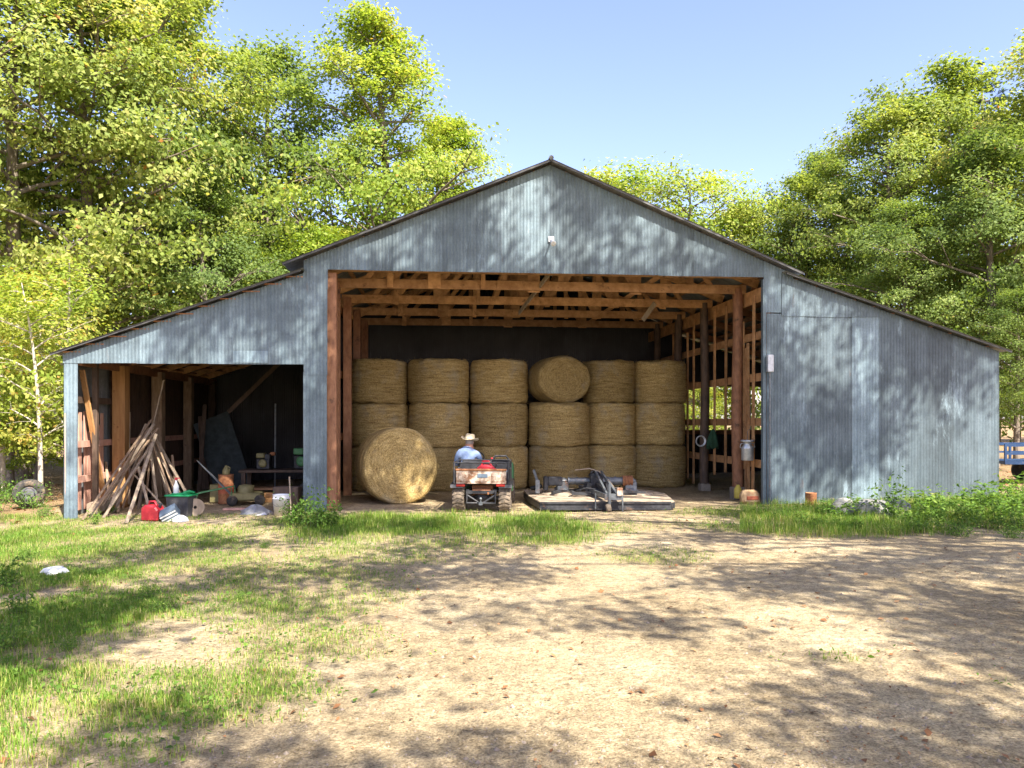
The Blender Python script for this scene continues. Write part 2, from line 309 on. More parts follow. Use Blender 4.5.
def leaf_obj(name, C, N, size, tint, matname, parent=None, aspect=.55, rng=RNG, fold=.25):
    """many leaves in one mesh: kite-shaped quads at centres C facing N"""
    n = len(C); N = N/np.linalg.norm(N, axis=1, keepdims=True)
    r = rng.normal(size=(n,3)); u = np.cross(N, r); u /= np.linalg.norm(u, axis=1, keepdims=True)+1e-9; w = np.cross(N, u)
    L = (size*np.ones(n)*rng.uniform(.65, 1.3, n))[:,None]
    v = np.empty((n,4,3)); v[:,0] = C-u*L*.5; v[:,1] = C+w*L*aspect*.5+u*L*.05+N*L*fold*.4; v[:,2] = C+u*L*.5; v[:,3] = C-w*L*aspect*.5+u*L*.05+N*L*fold*.4
    me = bpy.data.meshes.new(name); me.vertices.add(4*n); me.vertices.foreach_set('co', v.astype(np.float32).ravel())
    me.loops.add(4*n); me.loops.foreach_set('vertex_index', np.arange(4*n, dtype=np.int32))
    me.polygons.add(n); me.polygons.foreach_set('loop_start', np.arange(0, 4*n, 4, dtype=np.int32)); me.polygons.foreach_set('loop_total', np.full(n, 4, np.int32))
    me.materials.append(MATS[matname]); a = me.attributes.new('tint', 'FLOAT', 'FACE'); a.data.foreach_set('value', np.clip(tint, 0, 1).astype(np.float32))
    me.update(calc_edges=True); me.validate()
    o = bpy.data.objects.new(name, me); COL.objects.link(o)
    if parent: o.parent = parent
    return o

# ------------------------------------------------------------------ camera, light, world
cam = bpy.data.cameras.new('camera'); co = bpy.data.objects.new('camera', cam); COL.objects.link(co)
co.location = (0, 0, EYE); co.rotation_euler = (R(90), 0, 0)
cam.sensor_width = 36; cam.lens = 36*F/1024; cam.shift_y = (HOR-384)/1024; cam.clip_end = 2000
SC.camera = co
w = bpy.data.worlds.new('World'); SC.world = w; w.use_nodes = True
wn = w.node_tree.nodes; bg = wn['Background']; sky = wn.new('ShaderNodeTexSky'); sky.sky_type = 'NISHITA'; sky.sun_disc = False
sky.sun_elevation = math.asin(SUN.z); sky.sun_rotation = math.atan2(SUN.x, SUN.y); sky.air_density = 1.; sky.dust_density = 1.3; sky.ozone_density = 3.2
tn = mixc(wn, w.node_tree.links, 1., sky.outputs[0], (1.15,.955,1.02), 'MULTIPLY'); w.node_tree.links.new(tn, bg.inputs[0]); bg.inputs[1].default_value = .11
sl = bpy.data.lights.new('sun', 'SUN'); sl.energy = 4.8; sl.angle = R(.53); sl.color = (1, .93, .82)
so = bpy.data.objects.new('sun', sl); COL.objects.link(so); so.rotation_euler = SUN.to_track_quat('Z', 'Y').to_euler(); so.location = (10, -12, 30)
SC.view_settings.view_transform = 'Standard'; SC.view_settings.look = 'None'; SC.view_settings.exposure = 1.83; SC.view_settings.gamma = 1
SC.cycles.max_bounces = 8; SC.cycles.diffuse_bounces = 4; SC.cycles.transmission_bounces = 4

# ------------------------------------------------------------------ ground
TURF = [(50,605,190,55,1.1),(110,540,220,26,.95),(110,695,190,36,.95),(330,545,170,18,.7),(430,526,190,13,1.1),(545,530,60,16,1.1),(210,590,170,30,.75),
        (260,640,140,25,.4),(50,745,150,26,.45),(645,557,60,9,.55),(900,520,190,17,1.15),(770,507,45,10,.9),(0,690,80,70,.9),(20,520,80,22,.6),(1000,690,30,16,.4),(850,660,60,8,.25)]
def turf(x, y):
    if y < 1.5: return .3 if x < -2 else .05
    px = 512+F*x/y; py = HOR+F*EYE/y
    if px < -150 or px > 1150: return max(0, min(1, .22+.7*noise.noise((x*.45, y*.45, 8))+.3*noise.noise((x*2, y*2, 3))))
    g = 0
    for cx, cy, rx, ry, a in TURF:
        q = ((px-cx)/rx)**2 + ((py-cy)/ry)**2
        g = max(g, a*max(0, 1-q*.5))
    s, n = (x-P0.x)*CT+(y-P0.y)*ST, -(x-P0.x)*ST+(y-P0.y)*CT
    if n > .1 and -9.4 < s < 9.8 and n < 9.3: g = 0
    k = .5+.9*noise.noise((x*.9, y*.9, 0)) + .4*noise.noise((x*3, y*3, 3))
    k2 = .5+1.1*noise.noise((x*.45, y*.7, 6)); return max(0, min(1, g*1.25*(.05+.75*k+.35*k2)))
def ground():
    xs = np.concatenate([[-400,-200,-100,-60,-40,-30,-22,-17], np.arange(-13, 14.01, .1), [17,22,30,40,60,100,200,400]])
    ys = np.concatenate([[-300,-100,-40,-15,-6,-2], np.arange(0, 18.01, .1), np.arange(18.5, 30, .75), [32,36,42,50,65,90,150,300,600]])
    V = [(x, y, gz(x, y)) for y in ys for x in xs]; nx = len(xs)
    Fc = [(j*nx+i, j*nx+i+1, (j+1)*nx+i+1, (j+1)*nx+i) for j in range(len(ys)-1) for i in range(nx-1)]
    me = bpy.data.meshes.new('ground'); me.from_pydata(V, [], Fc); me.materials.append(MATS['dirt_and_turf'])
    a = me.attributes.new('turf', 'FLOAT', 'POINT'); a.data.foreach_set('value', [turf(x, y) for x, y, z in V])
    def lit(x, y):
        far = max(0, min(1, (abs(x-1)-9.6)/2)) if y > 9 else 0
        if y > 26: far = 1
        if y > 15.2 and abs(x-.8) < 9.5 and y < 26: far = .12
        return far*.9 + .0
    a = me.attributes.new('litter', 'FLOAT', 'POINT'); a.data.foreach_set('value', [lit(x, y) for x, y, z in V])
    me.polygons.foreach_set('use_smooth', [True]*len(Fc)); me.update()
    o = bpy.data.objects.new('ground', me); COL.objects.link(o); o['kind'] = 'structure'
ground()

def blades(name, pts, hts, tints, wid):
    n = len(pts); P = np.array(pts); H = np.array(hts); az = RNG.uniform(0, 2*PI, n); lean = RNG.uniform(.1, .9, n)
    d = np.stack([np.cos(az), np.sin(az), np.zeros(n)], 1); side = np.stack([-np.sin(az), np.cos(az), np.zeros(n)], 1)
    W = (wid*RNG.uniform(.6, 1.3, n))[:,None]; Hc = H[:,None]; l = lean[:,None]
    v = np.empty((n,5,3)); up = np.array([0,0,1.])
    v[:,0] = P-side*W; v[:,1] = P+side*W; mid = P+up*Hc*.6+d*Hc*l*.25
    v[:,2] = mid+side*W*.7; v[:,3] = mid-side*W*.7; v[:,4] = P+up*Hc*(1-.3*l)+d*Hc*l*.8
    base = (np.arange(n)*5)[:,None]
    q = base+np.array([0,1,2,3]); t3 = base+np.array([3,2,4])
    me = bpy.data.meshes.new(name); me.vertices.add(5*n); me.vertices.foreach_set('co', v.astype(np.float32).ravel())
    idx = np.concatenate([q.ravel(), t3.ravel()]).astype(np.int32)
    me.loops.add(len(idx)); me.loops.foreach_set('vertex_index', idx)
    st = np.concatenate([np.arange(n)*4, 4*n+np.arange(n)*3]).astype(np.int32); me.polygons.add(2*n); me.polygons.foreach_set('loop_start', st)
    me.polygons.foreach_set('loop_total', np.concatenate([np.full(n,4),np.full(n,3)]).astype(np.int32))
    me.materials.append(MATS['grass_blade']); a = me.attributes.new('tint', 'FLOAT', 'FACE'); a.data.foreach_set('value', np.clip(np.concatenate([tints,tints]),0,1).astype(np.float32))
    me.update(calc_edges=True)
    o = bpy.data.objects.new(name, me); COL.objects.link(o); return o
def grass():
    pts, h, t = [], [], []
    # short turf, denser towards the camera side where single blades can be told apart
    k = 0
    while len(pts) < 135000 and k < 1500000:
        k += 1
        y = 3.6 + 12.3*random.random()**1.25; x = random.uniform(-.75*y-1, .75*y+1)
        g = turf(x, y)
        if random.random() > (g-.12)*1.15: continue
        clump = noise.noise((x*2.2, y*2.2, 9))
        py = HOR+F*EYE/y; px = 512+F*x/y
        hh = .03+.05*max(0, clump+.3)*g+.025*random.random()
        if 285 < px < 600 and 505 < py < 545: hh *= 1.9+1.3*max(0, clump)
        if px > 740 and py < 545: hh *= 3.4
        if px < 40: hh *= 1.6
        pts.append((x, y, gz(x, y)-.005)); h.append(hh); t.append(.40+.3*clump+random.gauss(0, .2)+.3*(1-g)+(.35 if random.random() < .12 else 0))
    C, N, S, T = [], [], [], []
    for k in range(60000):
        y = 3.6+11.9*random.random()**1.2; x = random.uniform(-.72*y-1, .75*y)
        g = turf(x, y)*max(0, .55+1.2*noise.noise((x*1.3, y*1.3, 31)))
        if random.random() > g*.8: continue
        C.append((x+random.gauss(0,.02), y+random.gauss(0,.02), gz(x, y)+random.uniform(.01,.05))); N.append((random.gauss(0,.5), random.gauss(0,.5), 1)); S.append(random.uniform(.015,.05)); T.append(random.gauss(.45,.18))
    o = leaf_obj('ground_weeds', np.array(C), np.array(N), np.array(S), np.array(T), 'leaf_weed', aspect=.7); tag(o, 'small broad leaves of clover and weeds among the grass', 'ground weeds', kind='stuff')
    o = blades('grass', pts, h, np.array(t), .0030); tag(o, 'patchy short green grass growing through the dirt yard', 'grass', kind='stuff')
grass()

def scatter_stuff():
    # pebbles of the gravel drive
    mb = MB(); n = 0
    for k in range(9000):
        y = 3.5+12*random.random()**1.6; x = random.uniform(-.7*y, .72*y)
        if turf(x, y) > .35 and random.random() < .8: continue
        r = random.uniform(.003, .008)*(1 if random.random() < .93 else 2.1)*(1+.04*y); z = gz(x, y)
        c = Vector((x, y, z+r*.25)); a = random.random()*6
        vs = [c+Vector((math.cos(a+i*1.257)*r*random.uniform(.7,1.2), math.sin(a+i*1.257)*r*random.uniform(.7,1.2), -r*.3)) for i in range(5)]
        tp = c+Vector((random.uniform(-.3,.3)*r, random.uniform(-.3,.3)*r, r*random.uniform(.4,.8)))
        mb.add(vs+[tp], [(i, (i+1) % 5, 5) for i in range(5)], 0, False)
    tag(mb.obj('gravel', 'pebble'), 'small loose pebbles scattered over the dirt yard', 'gravel', kind='stuff')
    # fallen leaves
    C, N, S, T = [], [], [], []
    for k in range(4900):
        if k < 3600:
            y = 3.6+11.5*random.random()**1.2; x = random.uniform(-.68*y, .72*y)
            if random.random() > .25+.75*max(0, noise.noise((x*.6, y*.6, 2))+.35)+ (.3 if x > 2 else 0): continue
            s = random.uniform(.012, .03) if random.random() < .72 else random.uniform(.03, .06)
        else:
            x = random.choice([random.uniform(-17, -9), random.uniform(11, 18)]); y = random.uniform(11, 24); s = random.uniform(.07, .14)
        C.append((x, y, gz(x, y)+.012)); N.append((random.gauss(0,.35), random.gauss(0,.35), 1)); S.append(s); T.append(random.betavariate(2,2))
    o = leaf_obj('leaf_litter', np.array(C), np.array(N), np.array(S), np.array(T), 'dead_leaf', aspect=.7)
    tag(o, 'brown fallen leaves lying about the yard and wood edge', 'fallen leaves', kind='stuff')
scatter_stuff()

# ------------------------------------------------------------------ barn
PITCH = .0677; AMP = .0048
RIDGE = 7.04; SLOPE = .414
def zmain(s): return RIDGE - SLOPE*abs(s)
def zlean(s):
    return 4.74 - .362*(abs(s)-4.95) if s < 0 else 4.86 - .32*(s-4.95)
def sheets(mb, cuts, zb, zt, n0=0., along='s', tints=None, jig=.004, amp=AMP):
    """corrugated sheets side by side; cuts = sheet edges, zb/zt = bottom and top as functions"""
    for i in range(len(cuts)-1):
        a, b = cuts[i], cuts[i+1]+.05; k = max(2, int((b-a)/PITCH*5)); off = n0 + (jig if i % 2 else 0) + random.uniform(-.0015,.0015)
        zj = random.uniform(-.008, .008)
        vs = []; ss = [a+(b-a)*j/k for j in range(k+1)]
        rows = 3
        for q in range(rows+1):
            for s in ss:
                d = off - amp*math.sin(2*PI*s/PITCH) + .006*noise.noise((s*1.3, q*1.7, n0+3)); z0 = zb(s)+zj; z1 = zt(s); z = z0+(z1-z0)*q/rows
                vs.append((s, d, z) if along == 's' else (d, s, z))
        K = k+1
        mb.add(vs, [(q*K+j, q*K+j+1, (q+1)*K+j+1, (q+1)*K+j) for q in range(rows) for j in range(k)], 0, True, tints[i % len(tints)] if tints else random.uniform(.35,.65))
def cutrange(a, b, w=.66):
    n = max(1, round(abs(b-a)/w)); return [a+(b-a)*i/n for i in range(n+1)]
barn = empty('barn', 'large open fronted pole barn clad in weathered grey corrugated metal sheets', 'barn', P0, TH)
# front cladding
m = MB(); c_ = lambda v: (lambda s: v)
sheets(m, cutrange(-4.92, -4.5, .5), c_(4.4), lambda s: zmain(s)-.04)
sheets(m, cutrange(-4.5, 4.52, .75), c_(4.79), lambda s: zmain(s)-.04, tints=[.5,.36,.6,.45,.52,.66,.4,.5])
sheets(m, cutrange(4.52, 5.1, .6), c_(4.05), lambda s: zmain(s)-.04, tints=[.72])
m.obj('gable_wall', 'galvanised', barn)
m = MB(); sheets(m, [-9.46,-8.8,-8.1,-7.4,-6.75,-6.05,-5.4,-4.9], c_(2.9), lambda s: zlean(s)-.04, tints=[.62,.55,.6,.5,.56,.48,.52]); m.obj('shed_fascia', 'galvanised', barn)
m = MB(); sheets(m, [-9.44,-9.24], c_(-.2), c_(2.93), .012, tints=[.7]); sheets(m, [.0,.3], c_(-.2), c_(2.9), -9.445, 'n', tints=[.6]); m.obj('post_cladding', 'galvanised', barn)
m = MB(); sheets(m, [-4.93,-4.52], c_(-.1), c_(2.75), .014, tints=[.5]); sheets(m, [-4.92,-4.51], c_(2.7), c_(4.5), .004, tints=[.52]); m.obj('post_cladding', 'galvanised', barn)
m = MB(); sheets(m, [-6.28,-5.66], c_(2.93), c_(3.16), -.014, tints=[1.]); m.obj('sun_spot_sheet', 'galvanised', barn)  # extra pale sheet, a sun spot put into its tint
m = MB()
sheets(m, [4.58,5.38,6.45,7.0], c_(-.1), c_(4.03), -.004, tints=[.5,.32,1.0])
sheets(m, [7.0,7.6,8.15,8.68,9.26], c_(-.1), lambda s: zlean(s)-.03, .004, tints=[.34,.22,.12,.3])
sheets(m, [4.9,5.6,6.3,7.0], c_(3.98), lambda s: zlean(s)-.03, -.016, tints=[.45,.5,.4])
sheets(m, [9.26,9.73], c_(-.1), lambda s: zlean(s)-.03, .012, tints=[.38])
m.obj('side_wall', 'galvanised', barn)
m = MB(); m.box((4.535,.05,2.3), (.07,.1,4.9), tint=.55); m.obj('corner_trim', 'galvanised', barn)
# outer and rear walls
m = MB(); sheets(m, cutrange(.3, 9.2, .8), c_(-.2), c_(3.0), -9.48, 'n'); m.obj('outer_wall', 'roof_metal', barn)
m = MB(); sheets(m, cutrange(0, 9.2, .8), c_(-.1), c_(3.2), 9.76, 'n'); m.obj('outer_wall', 'roof_metal', barn)
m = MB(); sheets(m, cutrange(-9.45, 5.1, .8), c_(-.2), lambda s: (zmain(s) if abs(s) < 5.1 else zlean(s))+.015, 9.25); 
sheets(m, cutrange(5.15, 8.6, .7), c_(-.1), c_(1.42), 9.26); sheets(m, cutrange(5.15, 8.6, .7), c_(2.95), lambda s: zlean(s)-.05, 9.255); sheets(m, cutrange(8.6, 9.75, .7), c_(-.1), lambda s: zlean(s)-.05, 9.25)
m.obj('rear_wall', 'shade_dark_sheet', barn)
m = MB(); sheets(m, cutrange(.4, 9.2, .8), c_(-.1), c_(4.7), -4.78, 'n'); m.obj('added_dark_wall', 'shade_dark_sheet', barn)  # wall added between bay and lean-to to keep that side dark
# roofs
def roof_sheet(mb, s0, z0, s1, z1, n0=-.18, n1=9.5):
    for i, (a, b) in enumerate(zip(cutrange(n0, n1, .66)[:-1], cutrange(n0, n1, .66)[1:])):
        k = int((b+.04-a)/PITCH*4); ln = math.hypot(s1-s0, z1-z0); nx, nz_ = -(z1-z0)/ln, (s1-s0)/ln
        if nz_ < 0: nx, nz_ = -nx, -nz_
        vs = []
        for q in range(3):
            t = q/2
            for j in range(k+1):
                n = a+(b+.04-a)*j/k; d = AMP*math.sin(2*PI*n/PITCH)+(.003 if i % 2 else 0)
                vs.append((s0+(s1-s0)*t+nx*d, n, z0+(z1-z0)*t+nz_*d))
        K = k+1; mb.add(vs, [(q*K+j, q*K+j+1, (q+1)*K+j+1, (q+1)*K+j) for q in range(2) for j in range(k)], 0, True, random.uniform(.3,.6))
for sg in (-1, 1):
    m = MB(); roof_sheet(m, 0, RIDGE+.03, sg*5.32, zmain(5.32)+.03); m.obj('roof', 'roof_metal', barn)
    m = MB(); e = 9.62 if sg < 0 else 9.95; roof_sheet(m, sg*4.9, zlean(sg*4.9)+.02, sg*e, zlean(sg*e)+.02); m.obj('lean_to_roof', 'roof_metal', barn)
    m = MB(); m.beam((0,-.16,RIDGE), (sg*5.3,-.16,zmain(5.3)), .03, .035); m.beam((sg*4.95,-.14,zlean(sg*4.95)), (sg*e,-.14,zlean(sg*e)), .03, .035); m.obj('rake_trim', 'dark_trim', barn)
m = MB(); m.tube([(0,-.2,RIDGE+.045),(0,9.5,RIDGE+.045)], .05, 8); m.obj('ridge_cap', 'dark_trim', barn)
# frame of the main bay
TN = [1.2, 3.35, 5.5, 7.65]
def post(s, n, z1, w=.2, matn='wood_red', z0=-.2, rnd=False):
    m = MB()
    if rnd: m.tube([(s+.015*math.sin(z*1.7+n), n, z) for z in np.linspace(z0, z1, 9)], [w/2*(1.08-.02*i) for i in range(9)], 10)
    else: m.beam((s, n, z0), (s, n, z1), w, w)
    return m.obj('post', matn, barn, bevel=0 if rnd else .008)
post(-4.40, .22, 4.75, .2); 
for n in TN: post(-4.46, n, 4.75, .19, 'wood_red')
for i, n in enumerate(TN): post(4.42, n, 4.75, .24 if i == 0 else .22, 'wood_red' if i == 0 else 'wood_dark', rnd=True)
m = MB(); m.beam((4.42,1.2,0), (4.42,1.2,.3), .27, .27); m.obj('post_footing', 'concrete', barn, bevel=.02)
m = MB(); m.beam((4.42,3.35,0), (4.42,3.35,.2), .25, .25); m.obj('post_footing', 'concrete', barn, bevel=.02)
post(4.62, .12, 4.7, .14, 'wood_red')
for z in (4.48, 3.62, 2.72, 1.76, .86):       # girts of the right-hand side, nailed to the posts
    m = MB(); m.beam((4.6,.1,z), (4.6+random.uniform(-.03,.03),9.2,z+random.uniform(-.04,.04)), .045, .17 if z < 4 else .3); m.obj('girt', 'wood_orange', barn)
for n, z0, z1 in ((.62,.1,4.5),(.85,.05,3.5),(1.02,.05,3.4),(1.15,.7,4.0),(2.25,.55,4.5),(3.0,.45,4.55),(4.55,.1,4.5),(5.05,.2,4.2),(6.4,.1,4.3)):
    m = MB(); m.beam((4.545+random.uniform(-.01,.01),n,z0), (4.545,n+random.uniform(-.06,.06),z1), .035, .085, up=(0,1,0)); m.obj('stud', 'wood_orange', barn)
for z in (4.45, 2.9, 1.4):
    m = MB(); m.beam((-4.62,.3,z), (-4.62,9.2,z), .045, .17); m.obj('girt', 'wood_red', barn)
# trusses
for i, n in enumerate(TN + [.3]):
    if n == .3:
        m = MB(); m.beam((-4.5,.3,4.93), (4.5,.3,4.93), .05, .24); m.obj('header_beam', 'wood_orange', barn); continue
    tr = MB(); z = 4.73
    tr.beam((-4.6,n,z), (-.4,n,z+.01), .045, .2, up=(0,0,1)); tr.beam((-1.0,n-.05,z+.004), (4.6,n-.05,z-.012), .045, .2)
    t_ = tr.obj('truss', 'wood_orange', barn, bevel=.004)
    m = MB()
    for sg in (-1,1): m.beam((0,n+.002,RIDGE-.2), (sg*4.9,n+.002,zmain(4.9)-.17), .05, .2)
    m.obj('top_chord', 'wood_orange', t_)
    for s, w_ in ((-2.35+.1*i,.27),(-.18,.26),(.42,.12),(2.1,.25),(-3.3,.13),(3.35,.16),(1.25,.1),(-1.3,.1)):
        m = MB(); m.beam((s,n-.055 if s < -.4 else n+.05,z-.1+random.uniform(-.04,.03)), (s+random.uniform(-.04,.04),n-.055 if s < -.4 else n+.05,zmain(s)-.2), .03, w_, up=(1,0,0)); m.obj('web', 'wood_orange', t_)
    for a, b in ((-3.35,-2.4),(-2.3,-.9),(-.9,-.2),(.45,1.3),(2.05,1.3),(2.2,3.3),(-3.9,-3.4),(3.9,3.4)):
        m = MB(); m.beam((a,n+.06,z-.02), (b,n+.06,zmain(b)-.22), .03, .11); m.obj('web', 'wood_orange', t_)
for k in range(9):                           # purlins under the main roof
    for sg in (-1,1):
        s = sg*(.3+k*.57); m = MB(); m.beam((s,.03,zmain(s)-.055), (s,9.3,zmain(s)-.055), .09, .045, up=(0,0,1)); m.obj('purlin', 'wood_orange', barn)
m = MB(); m.beam(atd(549,274,16.2)-Vector(P0), atd(519,313,18.4)-Vector(P0), .03, .1); q = m.obj('brace', 'wood_grey', barn); q.matrix_local = Matrix.Rotation(-TH, 4, 'Z')
m = MB(); m.beam(atd(655,303,18.6)-Vector(P0), atd(643,320,18.9)-Vector(P0), .03, .12); q = m.obj('brace', 'wood_grey', barn); q.matrix_local = Matrix.Rotation(-TH, 4, 'Z')
# frame of the left lean-to
for n, w_, mt in ((.75,.1,'wood_dark'),(2.0,.27,'wood_post'),(4.25,.25,'wood_brown'),(6.55,.22,'wood_brown'),(8.8,.2,'wood_dark')): post(-9.18, n, 2.98, w_, mt)
m = MB(); m.beam((-9.2,.1,2.96), (-9.2,9.2,2.96), .09, .2); m.obj('wall_plate', 'wood_red', barn)
for z, n1 in ((2.2,9.2),(1.32,9.2),(.62,9.2)):
    m = MB(); m.beam((-9.36,.2,z), (-9.36,n1,z), .045, .13); m.obj('girt', 'wood_pink' if z < 1.5 else 'wood_dark', barn)
m = MB()
for k in range(13):
    n = .08+k*.13
    if k in (5,9): continue
    m.beam((-9.42,n,.0), (-9.42,n+random.uniform(-.03,.03),1.75+random.uniform(-.25,.25)), .02, .115, up=(0,1,0))
m.obj('board_lining', 'wood_pink', barn)
m = MB()
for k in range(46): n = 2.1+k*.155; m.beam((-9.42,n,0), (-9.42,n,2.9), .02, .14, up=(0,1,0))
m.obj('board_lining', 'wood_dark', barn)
for n in (.25,1.4,2.55,3.7,4.85,6,7.15,8.3):
    m = MB(); m.beam((-4.8,n,zlean(-4.8)-.2), (-9.4,n,zlean(-9.4)-.1), .045, .16); m.obj('rafter', 'wood_orange', barn)
m = MB()
for k in range(11): s = -5.1-k*.42; m.beam((s,.0,zlean(s)-.05), (s,9.2,zlean(s)-.05), .34, .022, up=(0,0,1))
m.obj('roof_boards', 'wood_red', barn)
m = MB(); m.beam((-7.7,5,2.0), (-6.2,5.2,3.55), .04, .1); m.obj('brace', 'wood_dark', barn)
m = MB(); m.beam((-9.05,.3,.05), (-9.15,1.75,0.15), .2, .2); m.obj('sill_beam', 'wood_grey', barn)
# right lean-to frame seen through the studs
for n in (1.2,3.35,5.5,7.65):
    post(9.5, n, 3.1, .18, 'wood_dark')
    m = MB(); m.beam((4.75,n,zlean(4.75)-.18), (9.7,n,zlean(9.7)-.1), .045, .16); m.obj('rafter', 'wood_red', barn)
m = MB()
for k in range(11): s = 5.1+k*.43; m.beam((s,.05,zlean(s)-.05), (s,9.2,zlean(s)-.05), .36, .022, up=(0,0,1))
m.obj('roof_boards', 'wood_red', barn)
m = MB(); m.beam((5.1,9.1,2.98), (8.7,9.1,2.98), .05, .15); m.beam((5.1,9.1,1.4), (8.7,9.1,1.4), .05, .15); m.obj('girt', 'wood_red', barn)
# floodlight and meter box belong to the barn front
fl = MB(); fl.box((0.02,-.02,5.48), (.12,.03,.12)); f_ = fl.obj('floodlight', 'grey_plastic', barn, bevel=.008)
fl = MB(); fl.tube([(0.02,-.03,5.48),(.02,-.12,5.44),(.0,-.2,5.38)], .018, 8); fl.lathe([(.022,0),(.035,.03),(.05,.08),(.058,.13),(.055,.135),(0,.12)], 16, Matrix.Translation((-.0,-.2,5.4)) @ Matrix.Rotation(R(125),4,'X') @ Matrix.Rotation(R(12),4,'Y')); fl.obj('lamp_head', 'grey_plastic', f_)
mb = MB(); mb.box((4.62,-.07,2.98), (.13,.1,.36)); k_ = mb.obj('meter_box', 'galv_can', barn, bevel=.01)
mb = MB(); mb.tube([(4.62,-.06,2.8),(4.62,-.06,.1)], .017, 8); mb.obj('conduit', 'grey_steel', k_)

# ------------------------------------------------------------------ hay bales
def bale_mesh(seed, rad, H, strands=1500):
    rng = random.Random(seed); me = MB(); n = 56; off = seed*7.3
    prof = []
    for r_, z in [(0,-H/2),(rad*.3,-H/2),(rad*.6,-H/2),(rad*.85,-H/2+.005),(rad*.95,-H/2+.025),(rad*.995,-H/2+.08)] + [(rad*(1+.012*math.sin(PI*k/10)), -H/2+.08+(H-.16)*k/10) for k in range(1,10)] + [(rad*.995,H/2-.08),(rad*.95,H/2-.025),(rad*.85,H/2-.005),(rad*.6,H/2+.01),(rad*.3,H/2),(0,H/2)]:
        prof.append((r_, z))
    vs = []
    for (r_, z) in prof:
        for k in range(n):
            a = 2*PI*k/n; x, y = math.cos(a), math.sin(a)
            w = 1+.04*noise.noise((x*1.4+off, y*1.4, z*1.2))+.016*noise.noise((x*5+off, y*5, z*7))
            zz = z+.05*noise.noise((x*r_*4+off, y*r_*4, z*2))
            vs.append((r_*w*x, r_*w*y, zz))
    P = len(prof)
    for i in range(P-1):
        end = i < 4 or i >= P-5
        me.add(vs[i*n:(i+2)*n], [(k, (k+1) % n, n+(k+1) % n, n+k) for k in range(n)], 1 if end else 0, True)
    for q in range(strands):                 # loose stalks that stand off the surface
        a = rng.uniform(0, 2*PI); 
        if rng.random() < .6:
            z = rng.uniform(-H/2, H/2); p = Vector((math.cos(a)*rad*1.0, math.sin(a)*rad*1.0, z)); nrm = Vector((math.cos(a), math.sin(a), 0)); tan = Vector((-math.sin(a), math.cos(a), rng.gauss(0,.35)))
        else:
            r_ = rad*math.sqrt(rng.random()); sg = rng.choice((-1,1)); p = Vector((math.cos(a)*r_, math.sin(a)*r_, sg*H/2)); nrm = Vector((0,0,sg)); tan = Vector((-math.sin(a)+rng.gauss(0,.4), math.cos(a)+rng.gauss(0,.4), 0))
        L = rng.uniform(.05,.16); d = (tan+nrm*rng.uniform(-.05,.5)).normalized()*rng.choice((-1,1)); 
        if d.dot(nrm) < 0: d -= nrm*d.dot(nrm)*1.7
        sd = d.cross(nrm).normalized()*.003
        me.add([p-sd, p+sd, p+d*L], [(0,1,2)], 1, False)
    for z in (-.36, -.12, .1, .34):          # twine wraps
        me.tube([(math.cos(2*PI*k/40)*rad*1.018, math.sin(2*PI*k/40)*rad*1.018, z*H) for k in range(40)], .0035, 4, 2, closed=True)
    o = me.obj('hay_bale', ['hay_side','hay_end','twine']); return o
BR, BH = .775, 1.125
protos = [bale_mesh(s, BR, BH) for s in (1,2,3)]
cols = [(379,20.05),(438,20.1),(499,20.35),(559,20.4),(609,20.9),(659,20.95)]
ordn = ['first', 'second', 'third', 'fourth', 'fifth', 'sixth']; used = set(); BG = 'round hay bales stacked at the back of the barn'
def bale(pi, loc, rot, sc, label):
    if pi not in used: used.add(pi); o = protos[pi]
    else: o = protos[pi].copy(); COL.objects.link(o)
    o.location = loc; o.rotation_euler = rot; o.scale = sc; tag(o, label, 'hay bale', BG); return o
k = 0
for ci, (px, d) in enumerate(cols):
    X = (px-512)/F*d; wpx = (57,61,57,61,52,52)[ci]; sc = wpx/F*d/(2*BR)
    for lv in range(3):
        nm = ('bottom', 'middle', 'top')[lv]
        if ci == 3 and lv == 2: continue
        k += 1
        lab = f'{nm} hay bale in the {ordn[ci]} stack from the left, standing on its end' 
        bale(k % 3, (X+random.uniform(-.02,.02), d+random.uniform(-.03,.03), gz0(X)+.56+lv*1.12), (R(random.uniform(-1.2,1.2)), R(random.uniform(-1.2,1.2)), random.uniform(0,6)), (sc*random.uniform(.98,1.02), sc*random.uniform(.98,1.02), 1), lab)
X = (558-512)/F*20.3
bale(1, (X, 20.3, gz0(X)+2.24+.60), (R(90), 0, R(17)), (.94,.79,.95), 'hay bale lying on its side on the fourth stack, round spiral end showing')
fb = bale_mesh(9, .825, 1.25, 2600); fb.location = ((394-512)/F*16.9, 17.15, .80); fb.rotation_euler = (R(90), R(40), R(19)); fb.scale = (1,1,1)
tag(fb, 'big loose hay bale lying on its side in front of the stacks', 'hay bale')

